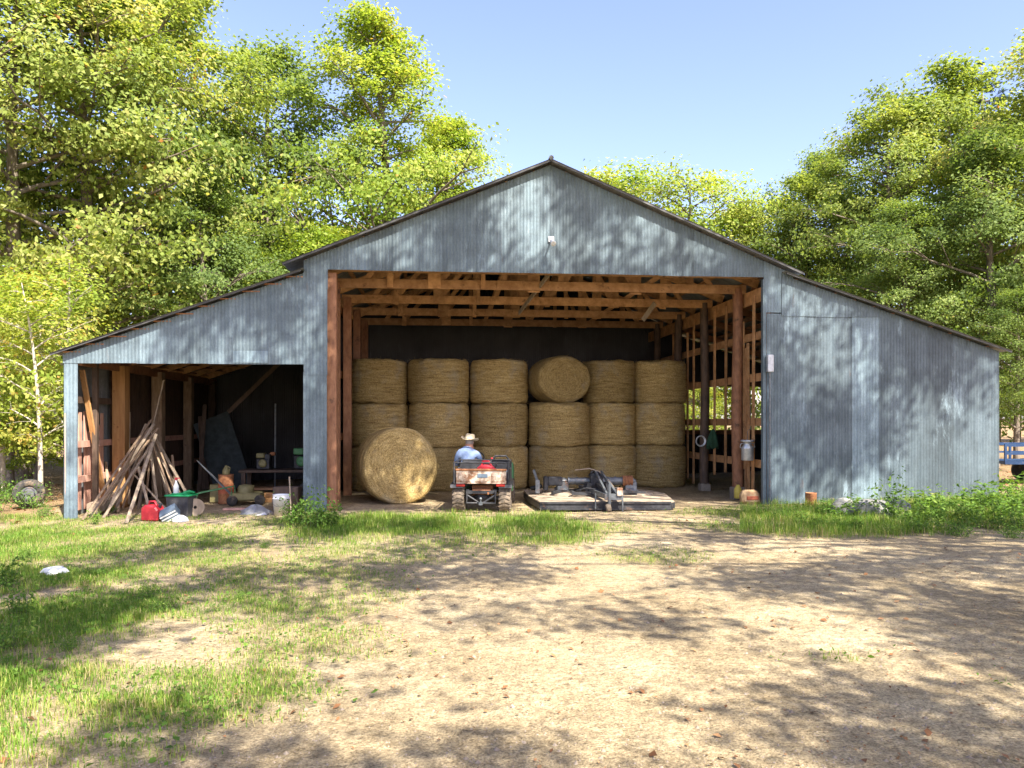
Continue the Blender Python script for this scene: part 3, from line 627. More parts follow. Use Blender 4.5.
# ------------------------------------------------------------------ utility vehicle and its driver
UB = at(481, 512.5); UTVM = Matrix.Translation((UB.x, UB.y, gz(UB.x, UB.y))) @ Matrix.Rotation(R(-3), 4, 'Z')
utv = empty('utility_vehicle', 'small rusty utility vehicle with cargo bed seen from behind, parked in the barn mouth', 'utility vehicle', UTVM.to_translation(), R(-3))
def wheel(x, y, r, w):
    M = Matrix.Translation((x, y, r)) @ Matrix.Rotation(R(90), 4, 'Y')
    m = MB(); m.lathe([(r*.55,-w/2),(r*.86,-w/2*1.02),(r*.97,-w*.4),(r,-w*.25),(r*1.005,0),(r,w*.25),(r*.97,w*.4),(r*.86,w/2*1.02),(r*.55,w/2),(r*.5,0),(r*.55,-w/2)], 28, M)
    for k in range(22):
        a = 2*PI*k/22
        for sg in (-1,1):
            m.box(M @ Vector((r*1.0*math.cos(a+sg*.07), r*1.0*math.sin(a+sg*.07), sg*w*.25)), (.022 if 0 else w*.46, .035, .03), (a+sg*.07+R(90) if 0 else 0, 0, 0)) if False else m.beam(M @ Vector((r*1.005*math.cos(a), r*1.005*math.sin(a), sg*w*.03)), M @ Vector((r*.985*math.cos(a+.13), r*.985*math.sin(a+.13), sg*w*.47)), .032, .025, up=(M.to_3x3() @ Vector((math.cos(a), math.sin(a), 0))))
    t = m.obj('wheel', 'mud_tyre', utv)
    m = MB(); m.lathe([(0,-w*.3),(r*.3,-w*.3),(r*.5,-w*.42),(r*.56,-w*.46),(r*.56,w*.46),(r*.5,w*.42),(r*.3,w*.3),(0,w*.3)], 20, M); m.obj('rim', 'grey_steel', t)
for x in (-.455,.455): wheel(x, .3, .275, .235); wheel(x, 1.95, .265, .2)
m = MB()
for x in (-.27,.27): m.beam((x,.05,.42), (x,2.2,.4), .06, .08)
for y in (.08,.6,1.1,1.7,2.15): m.beam((-.3,y,.41), (.3,y,.41), .06, .06)
m.tube([(-.28,.0,.45),(-.28,.0,.2),(.28,.0,.2),(.28,.0,.45)], .022, 8); m.tube([(-.28,.02,.36),(0,.02,.18)], .02, 6); m.tube([(.28,.02,.36),(0,.02,.18)], .02, 6)
m.obj('chassis', 'black_steel', utv)
m = MB(); m.tube([(-.36,.3,.275),(.36,.3,.275)], .045, 10); m.lathe([(0,-.16),(.1,-.15),(.14,-.05),(.14,.05),(.1,.15),(0,.16)], 14, Matrix.Translation((0,.3,.29)) @ Matrix.Rotation(R(90),4,'Y')); m.obj('rear_axle', 'black_steel', utv)
m = MB(); m.box((0,.5,.42), (.42,.4,.22)); m.tube([(-.18,.16,.42),(.18,.16,.42)], .06, 12); m.tube([(.12,.14,.42),(.14,.0,.38)], .022, 8); m.obj('engine', 'rust', utv, bevel=.01)
m = MB(); m.box((0,-.04,.2), (.07,.14,.05)); m.tube([(0,-.08,.22),(0,-.08,.27)], .014, 8); m.lathe([(.0,.0),(.024,.012),(.03,.03),(.024,.05),(0,.06)], 12, Matrix.Translation((0,-.08,.265))); m.obj('tow_hitch', 'grey_steel', utv)
m = MB()
m.box((0,.55,.585), (1.08,1.02,.03)); 
for x in (-.53,.53): m.box((x,.55,.71), (.025,1.02,.25)); m.tube([(x,.06,.83),(x,.06,.99),(x,1.04,.99),(x,1.04,.83)], .014, 8)
m.box((0,1.06,.75), (1.08,.025,.34)); m.tube([(-.53,1.05,.99),(.53,1.05,.99)], .014, 8); m.obj('cargo_bed', 'black_steel', utv)
tg = MB(); tg.box((0,.03,.705), (.98,.028,.26)); 
for x in (-.32,0,.32): tg.box((x,.012,.70), (.24,.012,.17))
tgo = tg.obj('tailgate', 'rusty_cream', utv, bevel=.006)
m = MB(); m.box((0,.025,.85), (1.0,.05,.035)); m.obj('top_rail', 'rust', tgo, bevel=.006)
m = MB(); m.box((.03,.001,.735), (.2,.012,.07)); m.obj('worn_decal', 'dull_blue', tgo)
for x in (-.53,.53):
    m = MB(); m.tube([(x,.03,.58),(x,.03,1.0)], .02, 8); m.obj('bed_post', 'black_steel', utv)
m = MB(); m.tube([(-.53,.03,.985),(.53,.03,.985)], .013, 8); m.obj('rail', 'black_steel', utv)
for x in (-.40,.38):
    m = MB(); m.box((x,.005,.545), (.17,.04,.042)); m.obj('tail_light', 'red_lens', utv, bevel=.006)
for x in (-.475,.475):
    m = MB(); m.prism([(.0,.50),(.02,.56),(.55,.60),(.62,.52),(.60,.50),(.5,.555),(.06,.52)], -.13, .13, Matrix.Translation((x,0,0)) @ Matrix(((0,0,1,0),(1,0,0,0),(0,1,0,0),(0,0,0,1)))); m.obj('fender', 'black_plastic', utv)
m = MB(); m.box((0,1.35,.56), (1.06,.5,.1)); m.box((0,1.2,.79), (1.02,.11,.38), (R(-8),0,0)); m.obj('seat', 'seat_vinyl', utv, bevel=.03)
m = MB(); m.box((0,1.75,.36), (1.08,.6,.05)); m.box((-.52,1.3,.42), (.04,.6,.2)); m.box((.52,1.3,.42), (.04,.6,.2)); m.obj('floor_pan', 'green_paint', utv)
m = MB(); m.prism([(1.95,.4),(1.95,.86),(2.05,.9),(2.4,.82),(2.62,.66),(2.66,.42)], -.52, .52, Matrix(((0,0,1,0),(1,0,0,0),(0,1,0,0),(0,0,0,1)))); hd = m.obj('hood', 'green_paint', utv, bevel=.03)
for x in (-.36,.36):
    m = MB(); m.lathe([(0,.02),(.055,.02),(.06,0),(.05,-.02)], 14, Matrix.Translation((x,2.64,.68)) @ Matrix.Rotation(R(-90),4,'X')); m.obj('headlight', 'white_plastic', hd)
m = MB(); m.tube([(-.27+.17*math.cos(a), 1.83+.09*math.sin(a), .98+.14*math.sin(a)) for a in np.linspace(0, 2*PI, 24, endpoint=False)], .014, 8, closed=True); m.tube([(-.27,1.83,.98),(-.27,2.02,.8)], .022, 8); m.tube([(-.43,1.83,.98),(-.11,1.83,.98)], .012, 6); m.obj('steering_wheel', 'black_plastic', utv)
m = MB(); m.tube([(.1,1.42,.6),(.1,1.40,.98)], .012, 8); m.lathe([(0,-.03),(.026,-.012),(.026,.012),(0,.03)], 12, Matrix.Translation((.1,1.4,1.0))); m.obj('gear_lever', 'red_plastic', utv)
m = MB(); m.tube([(.14,1.12,.97),(.2,1.1,1.07),(.42,1.1,1.07),(.5,1.12,.97)], .022, 8); m.obj('headrest_bar', 'black_steel', utv)

def jerry(name, label, M, s=1.):
    root = empty(name, label, 'fuel can', M.to_translation(), M.to_euler().z)
    m = MB(); m.prism([(-.17,0),(.17,0),(.18,.03),(.18,.2),(.13,.27),(.02,.3),(-.1,.3),(-.18,.24),(-.18,.03)], -.12, .12, Matrix.Scale(s,4) @ Matrix(((1,0,0,0),(0,0,1,0),(0,1,0,0),(0,0,0,1)))); b = m.obj('can_body', 'red_plastic', root, bevel=.025*s)
    m = MB(); m.tube([(-.09*s,0,.29*s),(-.07*s,0,.36*s),(.04*s,0,.36*s),(.08*s,0,.28*s)], .02*s, 8); m.obj('handle', 'red_plastic', root)
    m = MB(); m.tube([(.13*s,0,.25*s),(.17*s,0,.32*s)], .03*s, 10); m.obj('cap', 'black_plastic', root); return root
jerry('fuel_can', 'red fuel can lying in the cargo bed of the utility vehicle', UTVM @ Matrix.Translation((.08,.36,.6)), 1.1)
m = MB(); m.tube([(-.5,0,0),(.0,.05,.02),(.42,.02,.05)], .02, 8); o = m.obj('pipe', 'grey_steel'); o.matrix_world = UTVM @ Matrix.Translation((.0,.7,.63)); tag(o, 'grey pipe lying in the cargo bed of the utility vehicle', 'pipe')
m = MB(); m.prism([(-.16,0),(.16,0),(.18,.2),(-.18,.2)], -.12, .12, Matrix(((1,0,0,0),(0,0,1,0),(0,1,0,0),(0,0,0,1)))); o = m.obj('tool_box', 'dull_blue', bevel=.012); o.matrix_world = UTVM @ Matrix.Translation((.33,.62,.602)); tag(o, 'dull blue tool box standing in the cargo bed of the utility vehicle', 'tool box')

def person():
    root = empty('person', 'person in a straw hat and pale blue shirt driving the utility vehicle, back turned', 'person', UTVM @ Vector((-.40,1.33,.61)), R(-3))
    def skin(name, pts, edges, mt, levels=2):
        me = bpy.data.meshes.new(name); me.from_pydata([p[:3] for p in pts], edges, []); me.materials.append(MATS[mt])
        o = bpy.data.objects.new(name, me); COL.objects.link(o)
        md = o.modifiers.new('s', 'SKIN'); md.use_smooth_shade = True
        sv = me.skin_vertices[0].data
        for i, p in enumerate(pts): sv[i].radius = (p[3], p[4] if len(p) > 4 else p[3])
        sv[0].use_root = True
        o.modifiers.new('d', 'SUBSURF').levels = levels; o.modifiers['d'].render_levels = levels
        dg = bpy.context.evaluated_depsgraph_get(); nm = bpy.data.meshes.new_from_object(o.evaluated_get(dg)); bpy.data.objects.remove(o)
        nm.materials.clear(); nm.materials.append(MATS[mt]); q = bpy.data.objects.new(name, nm); COL.objects.link(q); return q
    # body skeleton, seated: y forward, z up from the seat
    P = [(0,0,.09,.15,.12),(0,.0,.26,.145,.11),(0,.02,.42,.16,.115),(0,.03,.535,.1,.08),(.01,.05,.60,.056),(.02,.075,.665,.078,.088),(.025,.085,.755,.082,.098),(.025,.08,.83,.055,.065)]
    E = [(i, i+1) for i in range(7)]
    def limb(root_i, pts):
        k = root_i
        for p in pts: P.append(p); E.append((k, len(P)-1)); k = len(P)-1
        return k
    hands = []
    for sg in (-1,1):
        h = limb(3, [(.19*sg,.03,.51,.062),(.235*sg,.06,.36,.05),(.25*sg,.12,.25,.044),(.2*sg,.3,.3,.036),(.165*sg,.42,.34,.028),(.155*sg,.475,.36,.03,.02)]); hands.append(h)
        limb(0, [(.1*sg,.12,.08,.09),(.13*sg,.40,.09,.075),(.13*sg,.47,.03,.066),(.13*sg,.49,-.12,.056),(.13*sg,.50,-.22,.04),(.13*sg,.60,-.235,.035)])
    body = skin('body', P, E, 'skin')
    # fingers: five on each hand, closed on the steering wheel rim
    bm = bmesh.new(); bm.from_mesh(body.data)
    fm = MB()
    for sg in (-1,1):
        base = Vector((.155*sg,.475,.36))
        for j, L in enumerate((.07,.078,.073,.058)):
            x = -.027+.018*j; p = base+Vector((x*sg*.9,.01,.0))
            fm.tube([p, p+Vector((0,L*.5,.022)), p+Vector((0,L*.85,.0)), p+Vector((0,L*.75,-.026))], [.0095,.009,.008,.006], 6)
        fm.tube([base+Vector((-.026*sg,-.02,0)), base+Vector((-.045*sg,.01,-.01)), base+Vector((-.04*sg,.04,-.025))], [.011,.01,.007], 6)
    # nose and ears
    for sg in (-1,1): fm.lathe([(0,-.012),(.022,-.006),(.026,.004),(.012,.012),(0,.012)], 10, Matrix.Translation((.025+.08*sg,.075,.735)) @ Matrix.Rotation(R(90),4,'Y'))
    fm.tube([(.045,.17,.765),(.05,.205,.73),(.047,.175,.716)], [.008,.017,.011], 8)
    tmp = fm.obj('tmp', 'skin'); bm.from_mesh(tmp.data); bm.to_mesh(body.data); bm.free(); bpy.data.objects.remove(tmp); body.parent = root
    sh = [(0,0,.06,.175,.14),(0,0,.26,.172,.135),(0,.02,.42,.19,.14),(0,.005,.54,.18,.14),(.006,.03,.60,.085),(.012,.05,.64,.07)]
    se = [(0,1),(1,2),(2,3),(3,4),(4,5)]
    for sg in (-1,1):
        k = 3
        for p in ((.2*sg,.03,.505,.085),(.245*sg,.06,.36,.07),(.258*sg,.12,.25,.062),(.21*sg,.29,.295,.048),(.185*sg,.36,.32,.04)): sh.append(p); se.append((k, len(sh)-1)); k = len(sh)-1
    skin('shirt', sh, se, 'shirt_blue').parent = root
    tr = [(0,0,.06,.17,.13)]; te = []
    for sg in (-1,1):
        k = 0
        for p in ((.1*sg,.12,.085,.1),(.13*sg,.40,.092,.086),(.13*sg,.48,.03,.076),(.13*sg,.49,-.12,.066),(.13*sg,.49,-.2,.06)): tr.append(p); te.append((k, len(tr)-1)); k = len(tr)-1
    skin('trousers', tr, te, 'denim').parent = root
    m = MB()
    for sg in (-1,1): m.prism([(-.05,-.06),(.05,-.06),(.055,.1),(.03,.17),(-.03,.17),(-.055,.1)], -.27, -.19, Matrix.Translation((.13*sg,.51,0)))
    m.obj('boots', 'boot', root, bevel=.015)
    m = MB(); m.lathe([(.082,-.03),(.086,.02),(.084,.05),(.07,.09)], 20, Matrix.Translation((.025,.072,.735)) @ Matrix.Scale(1.08,4,(0,1,0))); m.obj('hair', 'hair_grey', root)
    # face: eyes and mouth, turned a little to the right
    m = MB()
    for sg in (-1,1): m.lathe([(0,-.01),(.011,0),(0,.01)], 8, Matrix.Translation((.04+.03*sg,.172-.01*sg,.765)))
    m.beam((.025,.170,.69), (.07,.163,.69), .008, .008); m.obj('face_features', 'boot', root)
    # hat with curled brim and pinched crown
    n = 36; vs = []; prof = [(.0,.13),(.045,.135),(.078,.128),(.094,.09),(.102,.0),(.13,.0),(.172,.006),(.185,.012)]
    for (r_, z) in prof:
        for k in range(n):
            a = 2*PI*k/n; br = max(0, (r_-.1)/.075); zz = z + br*.045*abs(math.cos(a))**2 - br*.018*abs(math.sin(a)) - (.03*math.exp(-((r_*math.cos(a))/.025)**2) if z > .1 else 0)
            vs.append((r_*math.cos(a), r_*1.12*math.sin(a), zz))
    m = MB(); m.add(vs, [(i*n+k, i*n+(k+1) % n, (i+1)*n+(k+1) % n, (i+1)*n+k) for i in range(len(prof)-1) for k in range(n)], 0, True)
    ho = m.obj('hat', 'straw_hat', root); ho.location = (.027,.075,.785); ho.rotation_euler = (R(-6), R(7), R(-20)); ho.modifiers.new('t','SOLIDIFY').thickness = .004
    m = MB(); m.tube([(.1*math.cos(2*PI*k/24), .112*math.sin(2*PI*k/24), .012) for k in range(24)], .007, 6, closed=True); m.obj('hat_band', 'boot', ho)
person()

# ------------------------------------------------------------------ rotary cutter
rc = empty('rotary_cutter', 'wide flat rotary mower deck with grey gearbox and drive tubes on barn floor', 'mower', (1.85,16.0,gz(1.85,16)), 0)
poly = [(-1.3,-.9),(1.28,-.84),(1.38,-.7),(1.5,.9),(1.36,1.5),(1.0,1.95),(.5,2.1),(-.8,2.1),(-1.35,1.95),(-1.58,1.5),(-1.5,.4)]
m = MB(); m.prism(poly, .155, .19); 
for q in ((-.75,.75),(.72,.75)): m.lathe([(.5,.19),(.46,.22),(.2,.245),(0,.245)], 28, Matrix.Translation((q[0],q[1],0)))
m.obj('deck', 'deck_steel', rc, bevel=.008)
m = MB()
for i in range(len(poly)):
    a, b = Vector((*poly[i],0)), Vector((*poly[(i+1) % len(poly)],0)); m.beam(a+Vector((0,0,.1)), b+Vector((0,0,.1)), .02, .11)
m.beam((-1.3,-.92,.17), (1.28,-.86,.17), .04, .035); m.beam((-1.3,-.925,.045), (1.28,-.865,.045), .03, .03)
m.obj('skirt', 'black_steel', rc)
for x in (-.75,.72):
    m = MB(); m.box((x,.75,.36), (.26,.26,.2)); m.lathe([(.15,.46),(.12,.5),(.05,.54),(0,.54)], 16, Matrix.Translation((x,.75,0))); m.lathe([(.2,.26),(.17,.28),(.14,.3),(.14,.34)], 16, Matrix.Translation((x,.75,0))); m.obj('gearbox', 'grey_steel', rc, bevel=.02)
def drv(x0, x1, r, nm, mt):
    m = MB(); m.tube([(x0,.7,.47),(x1,.7,.47)], r, 16)
    for x in np.linspace(x0, x1, 4): m.tube([(x-.02,.7,.47),(x+.02,.7,.47)], r*1.14, 16)
    return m.obj(nm, mt, rc)
drv(-.62,-.08,.075,'drive_shield','grey_steel'); drv(.06,.55,.085,'drive_shield','grey_steel'); drv(.56,.74,.105,'shield_cap','rust')
m = MB(); m.box((-.92,.7,.47), (.32,.2,.19)); m.box((-1.12,.7,.42), (.1,.3,.3)); m.tube([(-1.2,.7,.36),(-1.45,.75,.3)], .05, 10); m.obj('gear_housing', 'black_steel', rc, bevel=.02)
m = MB(); m.box((-.04,.6,.42), (.26,.34,.34)); m.lathe([(.17,0),(.15,.05),(.06,.09),(0,.09)], 16, Matrix.Translation((-.04,.6,.59))); m.tube([(-.04,.4,.42),(-.02,-.1,.39),(.02,-.6,.33)], .045, 10); m.tube([(.1,.7,.52),(-.1,.5,.72),(-.16,.5,.66)], .03, 8); m.box((-.24,.4,.36), (.12,.2,.2), (0,.3,.2)); m.box((.16,.3,.36), (.1,.16,.22), (0,-.3,.4)); m.obj('centre_gearbox', 'black_steel', rc, bevel=.03)
m = MB()
for sg in (-1,1): m.beam((.12+.1*sg,-1.0,.3), (.0+.34*sg,1.2,.3), .06, .09); m.beam((.12+.1*sg,-1.0,.3), (sg*.06,.5,.68), .04, .06)
m.box((.12,-1.02,.3), (.34,.07,.12)); m.tube([(.04,-1.05,.55),(.04,-1.05,.1)], .035, 10); m.tube([(.3,-1.02,.42),(.3,-1.02,.0)], .018, 8); m.tube([(-.22,-.96,.36),(-.22,-.96,.06)], .015, 8)
m.obj('hitch_frame', 'grey_steel', rc)
M = Matrix.Translation((.02,-1.06,.085)) @ Matrix.Rotation(R(80),4,'Y'); m = MB(); m.lathe([(.03,-.05),(.07,-.05),(.085,-.02),(.085,.02),(.07,.05),(.03,.05)], 20, M); m.obj('caster_wheel', 'mud_tyre', rc)
m = MB(); m.box((.24,-1.07,.4), (.11,.05,.16)); m.obj('tail_plate', 'rusty_cream', rc, bevel=.008)
m = MB(); m.tube([(-.5,.5,.72),(-.2,.5,.75),(.0,.45,.7),(.2,.3,.52),(.3,.1,.36)], .013, 6); m.tube([(-.2,.5,.76),(.05,.6,.66),(.1,.7,.5)], .012, 6); m.obj('hose', 'wood_grey', rc)
m = MB(); m.beam((-1.3,.6,.22), (-1.3,.6,.5), .09, .14); m.beam((-1.3,.6,.46), (-1.38,.62,.72), .04, .05); m.obj('lever', 'grey_steel', rc)
m = MB(); m.beam((-.6,.1,.26), (.75,.05,.26), .08, .06); m.beam((-1.0,.3,.26), (-.1,1.2,.26), .06, .06); m.beam((.3,-.3,.34), (.95,.2,.27), .05, .05); m.tube([(-.5,.2,.3),(-.3,0,.38),(0,-.1,.34),(.3,-.2,.4),(.5,.1,.29)], .016, 6); m.obj('cross_brace', 'black_steel', rc)
m = MB()
for k in range(7): q = (random.uniform(-1.1,.95), random.uniform(-.1,1.2)); h_ = random.uniform(.07,.2); m = MB(); m.box((q[0],q[1],.19+h_/2), (random.uniform(.03,.09),random.uniform(.03,.1),h_), (0,0,random.random())); m.obj('bracket', 'grey_steel', rc)
for k in range(7): a = Vector((random.uniform(-.9,.8), random.uniform(.0,.9), random.uniform(.25,.45))); b = a+Vector((random.uniform(-.5,.5), random.uniform(-.6,.3), 0)); b.z = .2; m = MB(); m.tube([a,(a+b)/2+Vector((0,0,-.04)),b], .012, 5); m.obj('link_rod', 'black_steel', rc)

# ------------------------------------------------------------------ left lean-to: planks, cans, barrel and clutter
def on(px, py): p = at(px, py, 0); z = gz(p.x, p.y); p = at(px, py, z); return p
PG = 'planks leaning in the teepee pile'
apex = atd(151, 424, 15.7)
plk = [((90,518),(149,428),16.0,.1,None),((106,516),(146,424),16.1,.09,None),((180,494),(153,430),16.3,.1,None),((122,508),(148,436),16.4,.11,None),
       ((82,520),(151,420),15.9,.13,'longest grey plank of the leaning pile, its foot beside the left post'),
       ((134,480),(164,380),16.4,.09,'dark upright plank rising highest above the lumber pile'),((92,516),(158,428),15.8,.08,None),((145,505),(153,430),16.2,.07,None),((176,498),(150,436),16.0,.07,None),((184,500),(156,440),15.9,.06,None),((114,512),(150,430),16.1,.07,None),
       ((97,514),(154,424),15.75,.13,'wide pale plank leaning just inside the longest one in the lumber pile'),
       ((103,518),(157,436),15.65,.10,None), ((126,524),(156,434),15.55,.11,'plank standing nearest the camera in the lumber pile, foot on the grass edge'),
       ((138,505),(150,440),16.0,.09,None), ((158,500),(150,446),16.0,.10,None), ((171,497),(149,428),16.3,.12,'broad brown plank leaning back at the middle of the lumber pile'),
       ((195,487),(152,432),16.2,.12,'upper plank sloping down to the right from the top of the lumber pile'), ((189,486),(157,452),16.1,.10,None), ((150,512),(137,463),15.6,.10,None),
       ((168,500),(132,472),15.7,.09,'short plank lying across the lower right of the lumber pile'), ((110,512),(106,462),16.2,.09,None), ((118,512),(121,452),16.4,.10,None), ((178,492),(172,455),16.4,.09,None), ((140,505),(146,450),16.5,.08,None)]
for (b, t, d, w_, lab) in plk:
    pb = on(b[0], b[1]) if b[1] > 505 else atd(b[0], b[1], d); pb.z = gz(pb.x, pb.y)+.01 if b[1] > 485 else pb.z
    if b[1] <= 505 : pb = Vector(((b[0]-512)/F*(d+.3), d+.3, -.09))
    pt = atd(t[0], t[1], d+.5)
    mm = MB(); mid = (pb+pt)/2+Vector((random.uniform(-.02,.02),0,random.uniform(-.03,0))); 
    mm.beam(pb, pt, w_*.52, .03, roll=random.uniform(-.6,.6)); mm.v = [tuple(Vector(v)-pb) for v in mm.v]
    o = mm.obj('plank', random.choice(['wood_grey','wood_grey','wood_brown']), bevel=.003); o.location = pb
    tag(o, lab or 'narrow weathered plank mixed into the teepee pile of lumber in the shed', 'plank', PG)
for a, b, w_, lab, mt in (((106,500,15.9),(82,370,15.3),.12,'brown board leaning against the inside of the left corner post','wood_post'),((128,468,16.9),(128,412,17.0),.1,'short pale board standing behind the thick orange shed post','wood_grey')):
    A, Bq = atd(*a), atd(*b)
    if lab.startswith('short'): A.z = -.05
    else: A = Vector((A.x, A.y, -.05)) if A.z < .3 else A
    mm = MB(); mm.beam(A, Bq, w_, .035); o = mm.obj('board', mt, bevel=.003); tag(o, lab, 'board')
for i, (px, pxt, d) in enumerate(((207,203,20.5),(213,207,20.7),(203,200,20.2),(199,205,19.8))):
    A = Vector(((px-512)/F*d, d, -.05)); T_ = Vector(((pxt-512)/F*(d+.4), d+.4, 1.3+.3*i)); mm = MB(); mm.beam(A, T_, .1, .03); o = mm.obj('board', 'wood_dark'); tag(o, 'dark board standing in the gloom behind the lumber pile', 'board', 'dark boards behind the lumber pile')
p = on(153, 520.5); jerry('fuel_can', 'red plastic fuel can on the ground before the lean-to lumber pile', Matrix.Translation((p.x, p.y, p.z)) @ Matrix.Rotation(R(-12),4,'Z'), .98)
# black bin with green lid
p = on(174, 518); tb = empty('storage_bin', 'black storage bin with a bright green lid before the lumber pile', 'bin', p+Vector((.03,.25,0)), R(-5)); tb.scale = (.8,.8,.86)
m = MB(); m.box((0,0,.23), (.50,.36,.46), taper=1.12); 
for x in (-.18,-.06,.06,.18): m.box((x,-.195,.24), (.03,.012,.36))
m.obj('bin_body', 'black_plastic', tb, bevel=.015)
m = MB(); m.box((0,0,.475), (.62,.46,.04)); m.box((.02,0,.505), (.4,.28,.03)); m.tube([(.1,-.1,.53),(.2,0,.56),(.28,.1,.52)], .035, 8); m.obj('bin_lid', 'green_plastic', tb, bevel=.015)
bt = MB(); bt.lathe([(.045,0),(.05,.02),(.05,.15),(.02,.22),(.018,.27),(0,.27)], 16); bo = bt.obj('spray_bottle', 'white_plastic'); bo.location = p+Vector((-.09,.3,.425)); tag(bo, 'white spray bottle with red head standing on the green bin lid', 'bottle')
bt = MB(); bt.box((.0,0,.29), (.04,.035,.05)); bt.box((.04,0,.305), (.06,.02,.02)); bt.obj('spray_head', 'red_plastic', bo)
p = on(170, 521.5); m = MB(); m.box((0,0,.1), (.3,.24,.2))
o = m.obj('carton', ['dull_blue','white_plastic'], bevel=.01); o.location = p+Vector((0,.12,.05)); o.rotation_euler = (R(25), R(-28), R(10)); tag(o, 'tipped carton with pale stripes leaning on the black bin', 'carton')
for k in (-1,0,1):
    m = MB(); m.box((.0,-.123,.1+.06*k), (.3,.006,.025)); m.obj('stripe', 'white_plastic', o)
p = on(180, 521); m = MB(); m.lathe([(.16,0),(.14,.05),(.06,.1),(0,.11)], 12, wob=.5); o = m.obj('crumpled_bag', 'white_plastic'); o.location = p; tag(o, 'crumpled white bag on the ground beside the tipped carton', 'bag')
p = on(193, 516); M = Matrix.Rotation(R(90),4,'Y'); m = MB(); m.lathe([(.17,-.1),(.17,-.085),(.07,-.085),(.07,.085),(.17,.085),(.17,.1),(.03,.1),(.03,-.1)], 22, M, smooth=False); o = m.obj('spool', 'wood_grey'); o.location = p+Vector((0,.05,.17)); o.rotation_euler = (0,0,R(-55)); tag(o, 'small wooden wire spool on its side right of the black bin', 'spool')
m = MB(); m.tube([(.082*math.cos(a), .082*math.sin(a), -.07+.14*a/(2*PI*6)) for a in np.linspace(0, 2*PI*6, 90)], .011, 6); w_ = m.obj('wire', 'rust', o); w_.rotation_euler = (0,R(90),0)
# rusty barrel
p = on(226, 503.5); br = empty('barrel', 'rusty orange steel barrel standing in the lean-to with a jug on top', 'barrel', p)
br.scale = (.88,.88,.9); m = MB(); H = .72; m.lathe([(.0,.01),(.185,.01),(.19,0),(.19,.03),(.183,.04),(.183,.22),(.194,.24),(.183,.26),(.183,.46),(.194,.48),(.183,.5),(.183,H-.03),(.19,H),(.18,H-.015),(0,H-.015)], 28); m.obj('barrel_body', 'rust', br)
m = MB(); m.lathe([(.1855,.26),(.1855,.46)], 28); m.obj('paint_band', 'rust_red', br)
jg = MB(); jg.lathe([(.07,0),(.08,.02),(.08,.1),(.05,.15),(.025,.18),(.025,.21),(0,.21)], 16); jg.tube([(.03,0,.19),(.09,0,.16),(.08,0,.09)], .01, 6); o = jg.obj('jug', 'khaki_paint'); o.location = p+Vector((0,0,.635)); tag(o, 'small khaki jug standing on top of the rusty barrel', 'jug')
# white bucket
def bucket(name, p, r, h, mt, label, handle=True, rot=0):
    root = empty(name, label, 'bucket', p, rot)
    m = MB(); m.lathe([(0,.006),(r*.82,.006),(r*.84,0),(r*.97,h*.78),(r*1.03,h*.79),(r*1.03,h*.83),(r*.98,h*.84),(r,h*.97),(r*1.04,h),(r*.97,h*.99),(r*.8,.03),(0,.03)], 28); m.obj('pail', mt, root)
    if handle: m = MB(); m.tube([(r*1.02*math.cos(a), -.02-r*.9*math.sin(a), h*.8-h*.35*math.sin(a)) for a in np.linspace(0, PI, 16)], .004, 6); m.obj('handle', 'grey_steel', root)
    return root
p = on(281, 515); bucket('bucket', p, .155, .40, 'white_plastic', 'white plastic bucket standing by the clad post of the lean-to')
p2 = p+Vector((-.02,.5,0)); m = MB(); m.box((0,0,.26), (.5,.3,.5)); o = m.obj('wooden_crate', 'wood_dark', bevel=.01); o.location = p2; tag(o, 'dark wooden crate standing behind the white bucket', 'crate')
m = MB(); m.tube([(0,0,0),(.06,.05,.75)], .015, 8); o = m.obj('stick', 'wood_grey'); o.location = on(291, 516); o.rotation_euler = (0,R(-8),0); tag(o, 'thin pale stick leaning beside the white bucket', 'stick')
m = MB(); m.lathe([(.07,0),(.09,.1),(.05,.16),(0,.16)], 14, wob=.4); o = m.obj('plastic_jug', 'red_plastic'); o.location = on(292, 508)+Vector((0,0,.02)); tag(o, 'small red jug on the ground right of the white bucket', 'jug')
p = on(252, 515); m = MB(); m.lathe([(.26,0),(.24,.05),(.15,.1),(.07,.17),(0,.19)], 9, Matrix.Scale(1.25,4,(1,0,0)), wob=.8, smooth=False); o = m.obj('tarpaulin', 'galv_can'); o.location = p+Vector((.02,.2,0)); tag(o, 'crumpled grey tarpaulin heaped on the lean-to floor', 'tarpaulin')
for px, py, L, r_, lab in ((236,510,.5,.1,'short pale board lying flat between barrel and tarpaulin'),(268,514,.45,-.5,'short grey board lying flat left of the white bucket')):
    m = MB(); m.box((0,0,.02), (L,.12,.04)); o = m.obj('board', 'wood_pink' if L > .46 else 'wood_grey', bevel=.004); o.location = on(px, py); o.rotation_euler = (0,0,r_); tag(o, lab, 'board')
# green tube frame
p = on(208, 509); m = MB()
m.tube([(-.4,0,.02),(-.36,.2,.3),(.3,.5,.42),(.34,.45,.02)], .016, 8); m.tube([(-.36,-.2,.02),(-.3,0,.3),(.3,.3,.42),(.36,.2,.02)], .016, 8)
for t_ in (.1,.5,.9): a = Vector((-.36,.2,.3)).lerp(Vector((.3,.5,.42)), t_); m.tube([a, Vector((-.3,0,.3)).lerp(Vector((.3,.3,.42)), t_)], .012, 6)
o = m.obj('tube_frame', 'green_paint'); o.location = p+Vector((0,.2,0)); tag(o, 'low green tubular frame between the spool and the barrel', 'frame')
